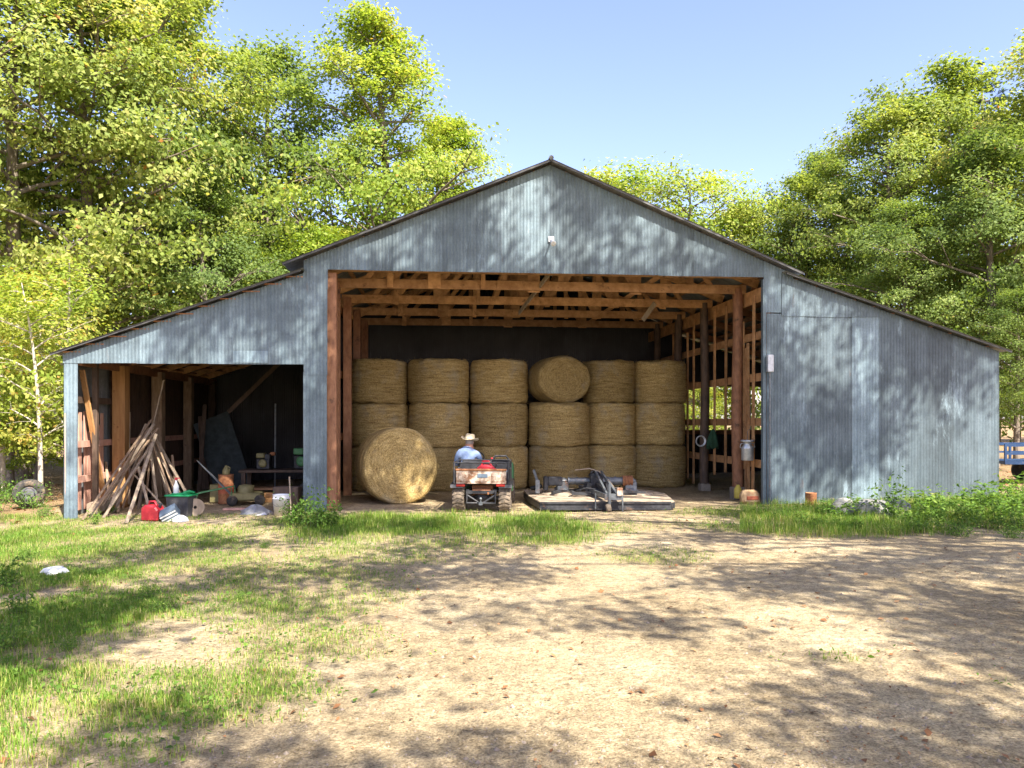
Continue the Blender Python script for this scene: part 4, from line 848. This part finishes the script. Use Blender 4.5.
# bench with machines at the back
wb = empty('workbench', 'old wooden workbench at the back of the lean-to crowded with machinery', 'workbench', B(-5.95, 3.2, gz(-5,19)), TH)
m = MB(); m.box((0,0,.62), (1.9,.7,.06)); m.obj('bench_top', 'wood_dark', wb, bevel=.006)
for x in (-.85,.85):
    for y in (-.28,.28): m = MB(); m.beam((x,y,0), (x,y,.59), .09, .09); m.obj('leg', 'wood_dark', wb)
m = MB(); m.box((0,0,.2), (1.75,.5,.04)); m.obj('lower_shelf', 'wood_orange', wb)
def engine(name, loc, label, mt, s):
    root = empty(name, label, 'engine', loc, random.uniform(-.5,.5))
    m = MB(); m.box((0,0,.14*s), (.34*s,.26*s,.26*s)); m.box((.1*s,0,.32*s), (.14*s,.18*s,.16*s)); m.obj('engine_block', 'black_steel', root, bevel=.01)
    m = MB(); m.lathe([(.10*s,0),(.11*s,.02*s),(.09*s,.05*s),(.03*s,.055*s),(0,.04*s)], 18, Matrix.Translation((0,-.13*s,.16*s)) @ Matrix.Rotation(R(90),4,'X')); m.obj('fan_cover', mt, root)
    m = MB(); m.box((-.08*s,0,.36*s), (.22*s,.24*s,.13*s)); m.obj('fuel_tank', mt, root, bevel=.02)
    m = MB(); m.tube([(.14*s,.05*s,.4*s),(.26*s,.05*s,.4*s)], .05*s, 10); m.obj('muffler', 'rust', root)
q = B(-6.35, 3.05, 0); engine('engine', Vector((q.x, q.y, .64)), 'small khaki engine on the left end of the workbench', 'khaki_paint', .9)
q = B(-5.45, 3.15, 0); engine('engine', Vector((q.x, q.y, .64)), 'green pump engine on the right end of the workbench', 'green_paint', 1.15)
q = B(-6.45, 1.7, 0); mw = empty('push_mower', 'dusty khaki push mower parked in front of the workbench', 'lawn mower', (q.x, q.y, -.04), R(20))
m = MB(); m.prism([(-.34,-.26),(.3,-.26),(.38,-.1),(.38,.1),(.3,.26),(-.34,.26)], .1, .26); m.obj('mower_deck', 'khaki_paint', mw, bevel=.03)
m = MB(); m.lathe([(.17,.26),(.17,.36),(.14,.42),(0,.44)], 18); m.box((.1,.12,.34), (.14,.12,.12)); m.obj('mower_engine', 'khaki_paint', mw)
for x in (-.28,.28):
    for y in (-.31,.31): m = MB(); m.lathe([(.03,-.03),(.1,-.03),(.115,0),(.1,.03),(.03,.03)], 18, Matrix.Translation((x,y,.115)) @ Matrix.Rotation(R(90),4,'X')); m.obj('wheel', 'tyre', mw)
m = MB(); m.tube([(-.32,-.2,.25),(-.95,-.2,.95),(-1.0,.2,.98),(-.32,.2,.25)], .013, 8); m.obj('push_handle', 'grey_steel', mw)
q = B(-7.15, 2.4, 0); m = MB(); m.box((0,0,.2), (.42,.34,.4)); m.box((0,-.175,.3), (.2,.02,.06)); o = m.obj('machine_case', 'khaki_paint', bevel=.02); o.location = (q.x, q.y, -.05); tag(o, 'khaki metal case standing just behind the rusty barrel', 'case')
q = B(-6.25, 2.1, 0); m = MB(); m.beam((0,0,.06), (1.3,.1,.06), .3, .1); m.beam((.1,.1,.16), (1.2,.0,.16), .2, .1); o = m.obj('timber_offcuts', 'wood_post', bevel=.006); o.location = (q.x, q.y, -.04); tag(o, 'orange timber beam on the lean-to floor below the workbench', 'beam')
q = B(-5.15, 1.9, 0); m = MB(); m.lathe([(.14,0),(.2,.02),(.23,.1),(.2,.18),(.14,.2),(.13,.1),(.14,0)], 24); o = m.obj('old_tyre', 'tyre'); o.location = (q.x, q.y, -.03); o.rotation_euler = (R(70),0,R(20)); o.location.z += .22; tag(o, 'old black tyre propped inside the lean-to near the clad post', 'tyre')
q = B(-6.35, 4.2, 0); m = MB(); m.tube([(0,0,0),(.01,.0,2.25)], .022, 8); o = m.obj('pole', 'grey_steel'); o.location = (q.x, q.y, -.04); tag(o, 'thin grey pole standing behind the workbench in the dark lean-to', 'pole')
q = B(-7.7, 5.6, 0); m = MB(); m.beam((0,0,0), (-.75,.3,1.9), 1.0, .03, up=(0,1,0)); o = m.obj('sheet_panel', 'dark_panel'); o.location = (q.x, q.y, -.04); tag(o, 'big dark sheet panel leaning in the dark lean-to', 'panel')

# ------------------------------------------------------------------ right side of the bay and outside bits
q = B(4.45, 1.42, 0); hc = empty('milk_can', 'dented silver milk can hanging on the right stud wall of the barn', 'can', (5.06, 16.55, .93), R(10)); hc.scale = (.85,.85,.85)
m = MB(); m.lathe([(0,0),(.14,0),(.15,.02),(.15,.3),(.155,.32),(.1,.4),(.1,.46),(.16,.47),(.17,.5),(.15,.52),(0,.52)], 24, wob=.06); m.obj('can_body', 'galv_can', hc)
for sg in (-1,1): m = MB(); m.tube([(.15*sg,0,.3),(.2*sg,0,.34),(.18*sg,0,.42),(.11*sg,0,.43)], .01, 6); m.obj('handle', 'galv_can', hc)
m = MB(); m.tube([(0,.0,.5),(.02,.03,.74),(.1,.06,.8)], .006, 6); m.obj('hook', 'grey_steel', hc)
q = atd(713, 437, 18.9); m = MB(); 
pr_ = [(.01,.2),(.035,.17),(.06,.1),(.085,.02),(.1,-.06),(.115,-.15),(.12,-.22),(.125,-.25)]; nn = 26
vs_ = [((r_*(1+.38*math.sin(5*2*PI*k/nn+z*4)))*math.cos(2*PI*k/nn), .55*(r_*(1+.38*math.sin(5*2*PI*k/nn+z*4)))*math.sin(2*PI*k/nn), z-(.05*math.sin(3*2*PI*k/nn) if z < -.2 else 0)) for r_, z in pr_ for k in range(nn)]
m.add(vs_, [(i*nn+k, i*nn+(k+1) % nn, (i+1)*nn+(k+1) % nn, (i+1)*nn+k) for i in range(len(pr_)-1) for k in range(nn)], 0, True); o = m.obj('green_rag', 'green_cloth'); o.location = q; tag(o, 'dark green rag hanging on a stud of the right inner wall', 'rag')
q = atd(700, 441, 18.7); m = MB()
for k in range(4): m.tube([((.095+.008*k)*math.cos(a), -.012*k, (.11+.006*k)*math.sin(a)) for a in np.linspace(0, 2*PI, 24, endpoint=False)], .009, 6, closed=True)
o = m.obj('wire_coil', 'galv_can'); o.location = q+Vector((0,-.05,0)); tag(o, 'coil of wire hung on the second round post from the right', 'wire coil')
p = on(742, 501); m = MB(); m.lathe([(.07,0),(.085,.02),(.085,.2),(.05,.26),(.03,.3),(0,.3)], 16); o = m.obj('oil_jug', 'yellow_paint'); o.location = p+Vector((-.06,.1,.05)); tag(o, 'yellow oil jug at the foot of the right front post', 'jug')
p = on(750, 504); fs = MB(); fs.prism([(-.2,0),(.2,0),(.22,.08),(.2,.26),(.1,.3),(-.12,.3),(-.21,.24)], -.1, .1, Matrix(((1,0,0,0),(0,0,1,0),(0,1,0,0),(0,0,0,1)))); o = fs.obj('feed_sack', 'orange_paper', bevel=.05); o.location = p; o.rotation_euler = (R(-8),0,R(8)); tag(o, 'small tan feed sack with red band beside the yellow jug', 'sack')
m = MB(); m.box((.02,-.112,.12), (.26,.02,.08)); m.obj('printed_band', 'rust_red', o, bevel=.008)
p = on(811, 506); m = MB(); m.lathe([(0,0),(.1,0),(.11,.01),(.11,.26),(.115,.27),(.1,.27),(.09,.03),(0,.03)], 18, wob=.1); o = m.obj('tin_can', 'rust'); o.location = p; tag(o, 'rusty tin at the foot of the metal side wall', 'tin')
p = on(872, 519); m = MB(); 
for i, (dx, s) in enumerate(((0,.42),(.45,.3),(-.42,.24))):
    m.lathe([(s*1.05,0),(s,.12),(s*.8,.26),(s*.4,.34),(0,.36)], 14, Matrix.Translation((dx,.1*i,0)) @ Matrix.Scale(.7,4,(0,1,0)), wob=.55)
o = m.obj('concrete_rubble', 'rock'); o.location = p; tag(o, 'pale lump of rock half hidden in weeds by the side wall', 'rock')
p = on(55, 574); m = MB(); m.lathe([(.15,0),(.17,.03),(.12,.09),(.05,.11),(0,.08)], 10, Matrix.Scale(1.3,4,(1,0,0)), wob=1.1, smooth=False); o = m.obj('litter_bag', 'white_plastic'); o.location = p; o.rotation_euler = (0,0,.2); o.scale = (.72,.72,.8); tag(o, 'crumpled white bag lying in the grass at far left', 'bag')
p = Vector(((29-512)/F*17., 17., -.1)); m = MB(); m.lathe([(.16,-.09),(.24,-.1),(.31,-.06),(.325,0),(.31,.06),(.24,.1),(.16,.09),(.15,0),(.16,-.09)], 30); o = m.obj('tyre', 'tyre'); o.location = p+Vector((0,0,.28)); o.rotation_euler = (R(72),0,R(25)); tag(o, 'worn black tyre leaning at the wood edge left of the barn', 'tyre')
m = MB(); m.lathe([(.17,-.04),(.12,-.05),(.05,-.02),(.05,.02),(.12,.05),(.17,.04)], 20); m.obj('rim', 'black_steel', o)
# blue trailer beyond the right end
p = Vector(((1018-512)/F*19.5, 19.5, .2)); tl = empty('trailer', 'blue farm trailer standing beyond the right end of the barn', 'trailer', p, R(-8))
m = MB(); m.box((.5,0,.55), (2.2,1.3,.08)); m.obj('trailer_bed', 'blue_paint', tl)
m = MB()
for x in (-.58,.1,.8,1.55):
    for y in (-.62,.62): m.beam((x,y,.55), (x,y,1.0), .05, .05)
for y in (-.62,.62): m.beam((-.6,y,.98), (1.6,y,.98), .04, .07); m.beam((-.6,y,.77), (1.6,y,.77), .03, .05)
m.obj('side_rail', 'blue_paint', tl)
for y in (-.75,.75): m = MB(); m.lathe([(.05,-.08),(.22,-.09),(.3,-.04),(.3,.04),(.22,.09),(.05,.08)], 24, Matrix.Translation((.5,y,.3)) @ Matrix.Rotation(R(90),4,'X')); m.obj('wheel', 'tyre', tl)

# ------------------------------------------------------------------ trees
def tree_geo(seed, H, base, rad, limbs=26, leaves=24000, size=.17, prof='round', upward=.5, r0=None, cl_n=40, spread=.4, tmean=.5):
    """skeleton and leaf positions of one tree"""
    rg = np.random.default_rng(seed); tk = MB(); r0 = r0 or H*.017
    bend = rg.normal(size=(2,))*.035*H
    def tp(t): return np.array([bend[0]*t*t+.06*H*.1*math.sin(t*5+seed), bend[1]*t*t+.06*H*.1*math.cos(t*4+seed), H*.96*t])
    tk.tube([Vector(tp(t)) for t in np.linspace(0, 1, 12)], [r0*(1.25 if t == 0 else 1)*(1-t)**.8+.012 for t in np.linspace(0, 1, 12)], 9)
    cl = []
    for i in range(limbs):
        u = (i+rg.uniform(0,.8))/limbs; h = base+(1-base)*u**.9*.97
        if prof == 'round': pr = (math.sin(PI*min(1, .12+.86*u))**.6)*(1-.25*u)
        elif prof == 'cone': pr = (1-u)**.75+.06
        elif prof == 'spire': pr = .97*(1-u)**.7+.1
        elif prof == 'tall': pr = (math.sin(PI*min(1,.18+.8*u))**.7)*(1-.35*u)
        else: pr = .5+.5*u
        az = i*2.39996+rg.normal()*.35; L = rad*pr*(rg.uniform(.72,1.12) if prof not in ('tall','spire') else rg.uniform(.45,1.3))
        p0 = tp(h); d = np.array([math.cos(az), math.sin(az), 0.]); up = upward*rg.uniform(.5,1.3)*(1-.3*u) if prof != 'cone' else -.12+.25*u
        pts = [p0]; 
        for k in range(1,6):
            t = k/5; pts.append(p0+d*L*t+np.array([0,0,L*up*t*(1.15-.45*t)])+rg.normal(size=3)*.022*L*t)
        rl = max(.02, r0*.36*(1-.6*u)); tk.tube([Vector(q) for q in pts], [rl*(1-.85*k/5)+.006 for k in range(6)], 5, cap=False)
        ct = rg.normal()*.13
        for k in range(2,6): cl.append((pts[k]+rg.normal(size=3)*.12*L, .8 if k < 4 else 1., ct))
        for q in range(5):
            k = rg.integers(1,5); a2 = az+rg.choice([-1,1])*rg.uniform(.35,1.0); L2 = L*rg.uniform(.25,.5)+.2
            e = pts[k]+np.array([math.cos(a2)*L2, math.sin(a2)*L2, L2*rg.uniform(-.15,.65)])
            tk.tube([Vector(pts[k]), Vector((pts[k]+e)/2+np.array([0,0,.05*L2])), Vector(e)], [rl*.4,rl*.25,.006], 4, cap=False)
            cl.append((e, 1., ct+rg.normal()*.08)); cl.append(((pts[k]+e*2)/3+rg.normal(size=3)*.1*L2, .7, ct+rg.normal()*.08))
    for q in range(5): cl.append((tp(1)+np.array([rg.normal()*.25,rg.normal()*.25,rg.uniform(-.5,.25)]), .7, 0))
    per = max(4, int(leaves/len(cl))); C, N, T = [], [], []
    cen = np.array([0,0,H*(base+1)/2])
    for (c, wt, ct) in cl:
        k = max(3, int(per*wt*rg.uniform(.5,1.5))); sp = spread*rg.uniform(.6,1.25)
        if prof == 'cone': sp *= (1.1-c[2]/H)
        off = np.clip(rg.normal(size=(k,3)), -1.7, 1.7)*np.array([sp, sp, sp*.5]); pos = c+off
        out = (pos-cen); out /= np.linalg.norm(out, axis=1, keepdims=True)+1e-6
        C.append(pos); N.append(np.array([0,0,.4])+out*.85+rg.normal(size=(k,3))*.5); T.append(tmean+ct+rg.normal(size=k)*.13)
    T = np.concatenate(T); T = np.where(rg.random(len(T)) < .006, 1., np.minimum(T, .9)); return tk, np.concatenate(C), np.concatenate(N), T, size
def make_tree(name, label, cat, geo, leafm, barkm='bark', group=None, aspect=.6):
    tk, C, N, T, size = geo; root = empty(name, label, cat, group=group)
    tk.obj('trunk', barkm, root); leaf_obj('crown', C, N, np.full(len(C), size), T, leafm, root, aspect=aspect); return root
TP = {}
TP['oak'] = lambda l: make_tree('oak_tree', l, 'tree', tree_geo(11, 17, .22, 4.6, 40, 50000, .155, 'round', .45), 'leaf_oak')
TP['oak2'] = lambda l: make_tree('oak_tree', l, 'tree', tree_geo(23, 15, .25, 4.2, 36, 46000, .15, 'round', .55, tmean=.55), 'leaf_oak')
TP['dark'] = lambda l: make_tree('hickory_tree', l, 'tree', tree_geo(31, 16, .2, 4.2, 38, 46000, .15, 'tall', .5, tmean=.45), 'leaf_dark')
TP['poplar'] = lambda l: make_tree('poplar_tree', l, 'tree', tree_geo(42, 19, .18, 4.6, 52, 42000, .165, 'spire', .85, spread=.4, tmean=.55), 'leaf_bright')
TP['bright'] = lambda l: make_tree('maple_tree', l, 'tree', tree_geo(57, 10, .15, 3.1, 28, 24000, .145, 'round', .6, spread=.4, tmean=.55), 'leaf_bright')
TP['sap'] = lambda l: make_tree('sapling', l, 'sapling', tree_geo(63, 6.2, .2, 1.5, 20, 4200, .12, 'tall', .7, r0=.06, spread=.3, tmean=.6), 'leaf_bright', 'bark_pale')
TP['pine'] = lambda l: make_tree('pine_tree', l, 'tree', tree_geo(71, 18, .3, 3.0, 44, 26000, .22, 'cone', .1, spread=.4), 'needle', aspect=.14)
TP['thin'] = lambda l: make_tree('thin_tree', l, 'tree', tree_geo(88, 11, .35, 3.6, 22, 13000, .15, 'round', .8, spread=.45, tmean=.62), 'leaf_bright')
TROOT = {}
def tree(kind, px, d, scale, label, rot=None, sz=1., gzz=None):
    x = (px-512)/F*d; loc = (x, d, gz0(x) if gzz is None else gzz); rot = random.uniform(0, 6.28) if rot is None else rot
    if kind not in TROOT: TROOT[kind] = TP[kind](label); o = TROOT[kind]; o.location = loc; o.rotation_euler = (0,0,rot); o.scale = (scale,scale,scale*sz)
    else: o = dup(TROOT[kind], loc, (0,0,rot), (scale,scale,scale*sz), label)
    o['label'] = label
# left of and behind the barn
tree('bright', 75, 23.5, .40, 'low spreading maple between the pale saplings at left', rot=3)
tree('bright', 12, 22, .38, 'bushy small maple at the wood edge behind the worn tyre', rot=5)
tree('poplar', 392, 33, 1.06, 'tall bright yellow-green tree rising behind the left slope of the main roof')
tree('poplar', 442, 36.5, .9, 'second bright tree right of the tallest one, just above the roof slope', rot=2.2)
tree('dark', 265, 33, 1.16, 'tall olive green tree directly left of the bright one behind the barn')
tree('oak', 165, 29, 1.14, 'broad oak rising above the left lean-to roof')
tree('oak2', 90, 26, 1.18, 'full yellow-green oak over the left corner of the lean-to')
tree('oak', 15, 25, 1.08, 'tall oak cut by the left edge of the photograph, behind the saplings')
tree('pine', -20, 33, 1.15, 'dark pine top showing in the upper left corner')
tree('bright', 318, 29, .95, 'yellow-tinged maple close behind the junction of lean-to and main roof')
tree('dark', 205, 26.5, .68, 'shorter dark tree showing between the oaks above the lean-to roof')
tree('bright', 465, 36, 1.1, 'small bright tree showing at the left slope just below the ridge')
tree('sap', 68, 19.6, 1.0, 'leaning bright sapling with a pale stem beside the left lean-to corner')
tree('sap', 42, 17.8, .86, 'slim sapling with bare pale stem in front of the wood at left', rot=2)
tree('sap', 5, 20.5, .95, 'yellow-leaved sapling standing at the left edge of the yard')
tree('bright', 40, 23, .66, 'low bright maple filling the gap under the oaks at left')
tree('bright', -25, 19.5, .55, 'small leafy maple at the far left behind the grass', rot=4)
# behind the right roof and to the right
tree('thin', 690, 38, 1.28, 'sparse airy tree standing up behind the right slope of the main roof', rot=.7)
tree('bright', 618, 42, 1.58, 'low pale green tree nearest the ridge behind the right roof slope')
tree('bright', 748, 38, 1.25, 'rounded pale tree between the airy tree and the right wood')
tree('oak2', 808, 35, .87, 'oak standing behind the junction of main and right lean-to roofs')
tree('dark', 822, 38, .95, 'dark crown peeping over the oak behind the right roofs')
tree('oak', 885, 31, .87, 'large yellow-green oak above the middle of the right lean-to')
tree('oak2', 955, 32, 1.12, 'tall yellow-green oak between the large oak and the right edge')
tree('pine', 985, 34, .99, 'dark pine topping the right hand wood')
tree('dark', 990, 26, .74, 'dense dark green tree just beyond the right end of the barn')
tree('oak2', 1065, 27, 1.06, 'tall oak cut by the right edge of the photograph')
tree('dark', 905, 27, .60, 'low dark tree right behind the right lean-to eave')
tree('dark', 1018, 23.5, .36, 'small bushy tree standing directly behind the blue trailer', rot=1)
tree('dark', 1050, 26, .5, 'low dark tree filling the edge of the wood right of the barn', rot=2.5)
tree('bright', 700, 31, .42, 'small maple seen through the gap in the right stud wall', rot=2)

def forest(name, x0, x1, y0, y1, hmax, n, label, seed):
    rg = np.random.default_rng(seed); C, N, T = [], [], []; tk = MB()
    nt_ = int((x1-x0)*(y1-y0)/15)
    for i in range(nt_):
        x, y = rg.uniform(x0, x1), rg.uniform(y0, y1); h = hmax*rg.uniform(.65,1.0); r_ = rg.uniform(.1,.2)
        tk.tube([(x,y,-.2),(x+rg.normal()*.3,y,h*.5),(x+rg.normal()*.5,y,h*.95)], [r_,r_*.7,.03], 6, cap=False)
        for q in range(30):
            u = rg.random(); hh = h*(.12+.86*u); rr = 2.6*math.sin(PI*min(1,.15+.8*u))**.6*math.sqrt(rg.random()); a = rg.uniform(0,6.28); ct = rg.normal()*.12
            k = int(n/nt_/30)+1; c = np.array([x+rr*math.cos(a), y+rr*math.sin(a), hh]); pos = c+rg.normal(size=(k,3))*np.array([.6,.6,.4])
            C.append(pos); N.append(np.array([.2,-.6,.5])+rg.normal(size=(k,3))*.6); T.append(.42+ct+rg.normal(size=k)*.13)
    C = np.concatenate(C); o = leaf_obj(name, C, np.concatenate(N), np.full(len(C), .34), np.concatenate(T), 'leaf_oak', aspect=.6)
    t = tk.obj('trunks', 'bark', o); tag(t, None, None, kind='stuff'); tag(o, label, 'wood', kind='stuff')
forest('forest', -46, -3.5, 37, 52, 17, 34000, 'far wood behind the left half of the barn', 5)
forest('forest', 4, 50, 44, 58, 12, 40000, 'far wood behind the right half of the barn', 6)
forest('forest', -34, -12.5, 22, 36, 12, 22000, 'shaded inner wood between the trunks left of the barn', 8)

# shade trees of the yard: they stand right of and behind the photographer, their limbs reach over the yard
HOLES_F = [(4.7,9.9,-.2,.75),(-2.3,-.5,.7,2.3),(-.2,2.6,.1,1.2),(-.9,.3,4.9,5.3),(1.9,2.5,5.3,5.9),(-3.6,-2.9,4.9,5.5),(7.0,7.3,2.6,3.1),(-8.0,-7.3,3.0,3.5),(-9.6,-7.9,2.5,4.2),(-6.5,-5.6,2.9,3.4),(-5.0,-4.6,2.6,4.2),(5.3,6.5,2.3,3.6),(5.8,6.2,3.5,4.1),(8.6,9.7,1.2,2.2),(7.7,8.4,1.0,2.6),(-1.3,-.2,6.0,6.6),(.2,1.5,5.3,5.9),(3.1,3.6,5.2,5.6),(4.6,5.3,4.3,5.0),(-9.6,-8.9,-.2,2.9)]
HOLES_G = [(560,655,150,34),(880,755,140,18),(900,518,140,12),(560,690,150,38),(440,650,110,35),(400,730,110,40),(900,745,110,22),(730,660,60,16),(250,700,120,40),(100,680,120,30),(60,530,90,20),(480,505,80,10),(640,530,60,9),(760,555,60,9),(330,555,80,10),(960,585,60,8),(560,505,40,8),(840,690,70,12),(620,600,70,14),(200,530,70,10),(860,600,60,8),(250,620,60,12)]
def in_hole(p):
    # where the shadow of a leaf clump at p falls: on the barn front, or on the ground
    r = p-Vector(P0); n = -r.x*ST+r.y*CT; ln = -SUN.x*ST+SUN.y*CT
    t = n/ln; q = p-SUN*t; s = (q.x-P0.x)*CT+(q.y-P0.y)*ST
    if q.z > 0:
        return abs(s) < 10.2 and q.z < 7.4 and any(a-.3 <= s <= b+.3 and c-.3 <= q.z <= d+.3 for a, b, c, d in HOLES_F)
    q = p-SUN*(p.z/SUN.z)
    if q.y < 1: return False
    px = 512+F*q.x/q.y; py = HOR+F*EYE/q.y
    return any(((px-a)/c)**2+((py-b)/d)**2 < 1 for a, b, c, d in HOLES_G)
def shade_trees():
    trunks = [(12.5,4.5),(14.5,-4.5),(-4.5,-6.5),(17.5,9.5)]
    names = ['tall shade tree right of the yard, its limbs over the barn front','tall shade tree behind the photographer on the right','tall shade tree behind the photographer on the left','tall shade tree at the right edge of the yard by the side wall']
    pts = []
    rg = random.Random(4)
    for k in range(1300):
        s, z = rg.uniform(-9, 10), rg.uniform(.2, 7.4)
        if z > zmain(s)+.3: continue
        if any(a <= s <= b and c <= z <= d for a, b, c, d in HOLES_F): continue
        if noise.noise((s*.7, z*.7, 11)) > .4: continue
        t = rg.uniform(11, 15.5); p = B(s, 0, z)+SUN*t
        if (p.z-EYE)/max(p.y,.5) < .62: continue
        if not in_hole(p): pts.append(p)
    for k in range(900):
        y = rg.uniform(2.5, 15); x = rg.uniform(-.8*y-1, .8*y+2)
        px = 512+F*x/y; py = HOR+F*EYE/y
        if any(((px-a)/c)**2+((py-b)/d)**2 < 1 for a, b, c, d in HOLES_G): continue
        v = noise.noise((x*.55, y*.55, 21))+.5*noise.noise((x*1.4, y*1.4, 5))
        thr = -.02 if px < 780 else -.35
        if v < thr: continue
        t = rg.uniform(10.5, 15.5); p = Vector((x, y, 0))+SUN*t
        if p.y > 1 and (p.z-EYE)/p.y < .62: continue
        if not in_hole(p): pts.append(p)
    groups = [[] for _ in trunks]
    for p in pts:
        i = min(range(len(trunks)), key=lambda i: (p.x-trunks[i][0])**2+(p.y-trunks[i][1])**2); groups[i].append(p)
    for (tx, ty), g, lab in zip(trunks, groups, names):
        if len(g) < 8: continue
        root = empty('shade_tree', lab, 'tree', (tx, ty, gz0(tx)), group='shade trees around the yard'); o = Vector((tx, ty, gz0(tx)))
        tk = MB(); H = 17; tk.tube([(0,0,-.1),(.05,.1,3),(.1,0,8),(0,.2,13),(.1,.1,H)], [.36,.28,.22,.13,.03], 10)
        Q = [p-o for p in g]; rg.shuffle(Q); nl = max(4, len(Q)//14); cen = Q[:nl]
        for it in range(6):
            bk = [[] for _ in cen]
            for q in Q: bk[min(range(len(cen)), key=lambda i: (q-cen[i]).length_squared)].append(q)
            cen = [sum(b, Vector())/len(b) if b else c for b, c in zip(bk, cen)]
        C, N, T = [], [], []
        for c, b in zip(cen, bk):
            L = c.length; st = Vector((.08,.05,max(4.5, min(c.z-.25*Vector((c.x,c.y,0)).length, 13)))); mid = st.lerp(c, .5)+Vector((0,0,.4))
            tk.tube([st, st.lerp(mid,.5)+Vector((rg.uniform(-.2,.2),rg.uniform(-.2,.2),.1)), mid, mid.lerp(c,.5), c], [.055,.045,.035,.025,.016], 6, cap=False)
            for q in b:
                tk.tube([c, c.lerp(q,.5)+Vector((0,0,.1)), q], [.016,.012,.005], 4, cap=False)
                k = rg.randint(55, 105); n_ = RNG.normal(size=(k,3))*np.array([.33,.33,.2]); C.append(np.array(q)+n_); N.append(np.array([0,0,.8])+RNG.normal(size=(k,3))*.5); T.append(.5+rg.gauss(0,.1)+RNG.normal(size=k)*.12)
        tk.obj('trunk', 'bark', root); C = np.concatenate(C); leaf_obj('crown', C, np.concatenate(N), np.full(len(C), .16), np.concatenate(T), 'leaf_oak', root)
shade_trees()

# ------------------------------------------------------------------ weeds and shrubs
def weed_mesh(name, seed, h, n_st, leaf, per, label, cat, bushy=1.):
    rg = np.random.default_rng(seed); st = MB(); C, N, T = [], [], []
    for i in range(n_st):
        az = rg.uniform(0, 6.28); r_ = rg.uniform(0, .16)*bushy; hh = h*rg.uniform(.5,1.05); ln = rg.uniform(.1,.5)*bushy
        p = np.array([r_*math.cos(az), r_*math.sin(az), 0]); d = np.array([math.cos(az)*ln, math.sin(az)*ln, 1.])
        pts = [p+d*hh*t+np.array([0,0,-.12*hh*ln*t*t*3]) for t in np.linspace(0,1,5)]
        st.tube([Vector(q) for q in pts], [.005,.0045,.004,.003,.0015], 4, cap=False)
        k = int(per*rg.uniform(.6,1.3)); tt = rg.uniform(.15,1.02,k); base = p+d*(hh*tt)[:,None]; off = rg.normal(size=(k,3))*np.array([.055,.055,.03])*bushy*1.1
        C.append(base+off); N.append(np.array([0,0,.8])+off*7+rg.normal(size=(k,3))*.4); T.append(.45+rg.normal()*.12+rg.normal(size=k)*.13)
    root = empty(name, label, cat); st.obj('stems', 'stem_green', root); C = np.concatenate(C); leaf_obj('leaves', C, np.concatenate(N), np.full(len(C), leaf), np.concatenate(T), 'leaf_weed', root, aspect=.45); return root
W = [None]*3; WG = 'weed clumps along the barn'
def weed(kind, px, py, sc, label, group=WG, rot=None):
    p = on(px, py); rot = random.uniform(0,6.28) if rot is None else rot
    if W[kind] is None:
        W[kind] = [lambda: weed_mesh('weed_clump', 3, .62, 16, .085, 26, label, 'weeds'), lambda: weed_mesh('weed_clump', 5, .5, 26, .06, 22, label, 'weeds', 1.5), lambda: weed_mesh('tall_weed', 8, 1.0, 9, .09, 30, label, 'weeds', .8)][kind]()
        o = W[kind]; o.location = p; o.rotation_euler = (0,0,rot); o.scale = (sc,)*3; tag(o, label, 'weeds', group)
    else: o = dup(W[kind], p, (0,0,rot), (sc,sc,sc*(.68 if px > 740 else 1)), label, group)
weed(1, 311, 528, 1.25, 'bushy green weed clump at the foot of the clad post left of the bay')
weed(0, 296, 527, .8, 'smaller weed clump on the left side of the bushy clump by the clad post')
weed(0, 330, 528, .7, 'smaller weed clump on the right side of the bushy clump by the clad post')
gen = 'leafy weed clump in the green strip along the right side wall'
for px, py, kd, sc in ((860,520,0,1.0),(925,515,0,1.25),(945,514,1,1.15),(980,512,0,1.3),(1000,510,1,1.3),(905,518,1,.95),(830,518,0,.8),(848,516,1,.8),(790,516,1,.7),(1020,505,0,1.5),(965,516,1,1.1),(765,515,1,.62),(782,520,1,.6),(800,524,0,.55),(822,528,1,.62),(838,522,0,.85),(852,530,1,.6),(905,526,0,.85),(918,532,1,.75),(935,524,0,.95),(950,531,1,.8),(968,524,0,.95),(985,528,1,.85),(1005,522,0,1.0),(1020,530,1,.9),(893,534,1,.55),(875,533,1,.45),(960,536,1,.6),(1015,538,1,.6),(990,514,0,1.0),(1022,512,0,1.1)):
    weed(kd, px, py, sc, gen)
weed(2, 884, 521, .86, 'tallest weed standing against the pale sheet of the side wall')
weed(2, 893, 524, .7, 'second tall weed just right of the tallest one by the side wall')
weed(2, 1012, 517, .9, 'tall weed at the right edge in front of the trailer')
gl = 'low weed clump in the grass at the left of the yard'
for px, py, kd, sc in ((150,598,1,.35),(160,612,1,.32),(20,618,0,.5),(5,650,1,.55),(8,590,0,.6),(30,560,1,.4),(110,512,1,.4),(95,524,0,.4),(45,516,1,.55),(70,650,1,.25),(240,600,1,.22),(265,548,1,.25)):
    weed(kd, px, py, sc, gl, 'low weeds in the grass at left')
for px, py, sc in ((8,500,1.25),(30,508,1.0),(-8,512,1.2)):
    weed(1, px, py, sc, 'pale yellow-green shrub clump at the wood edge on the far left', 'shrub clumps at the wood edge')
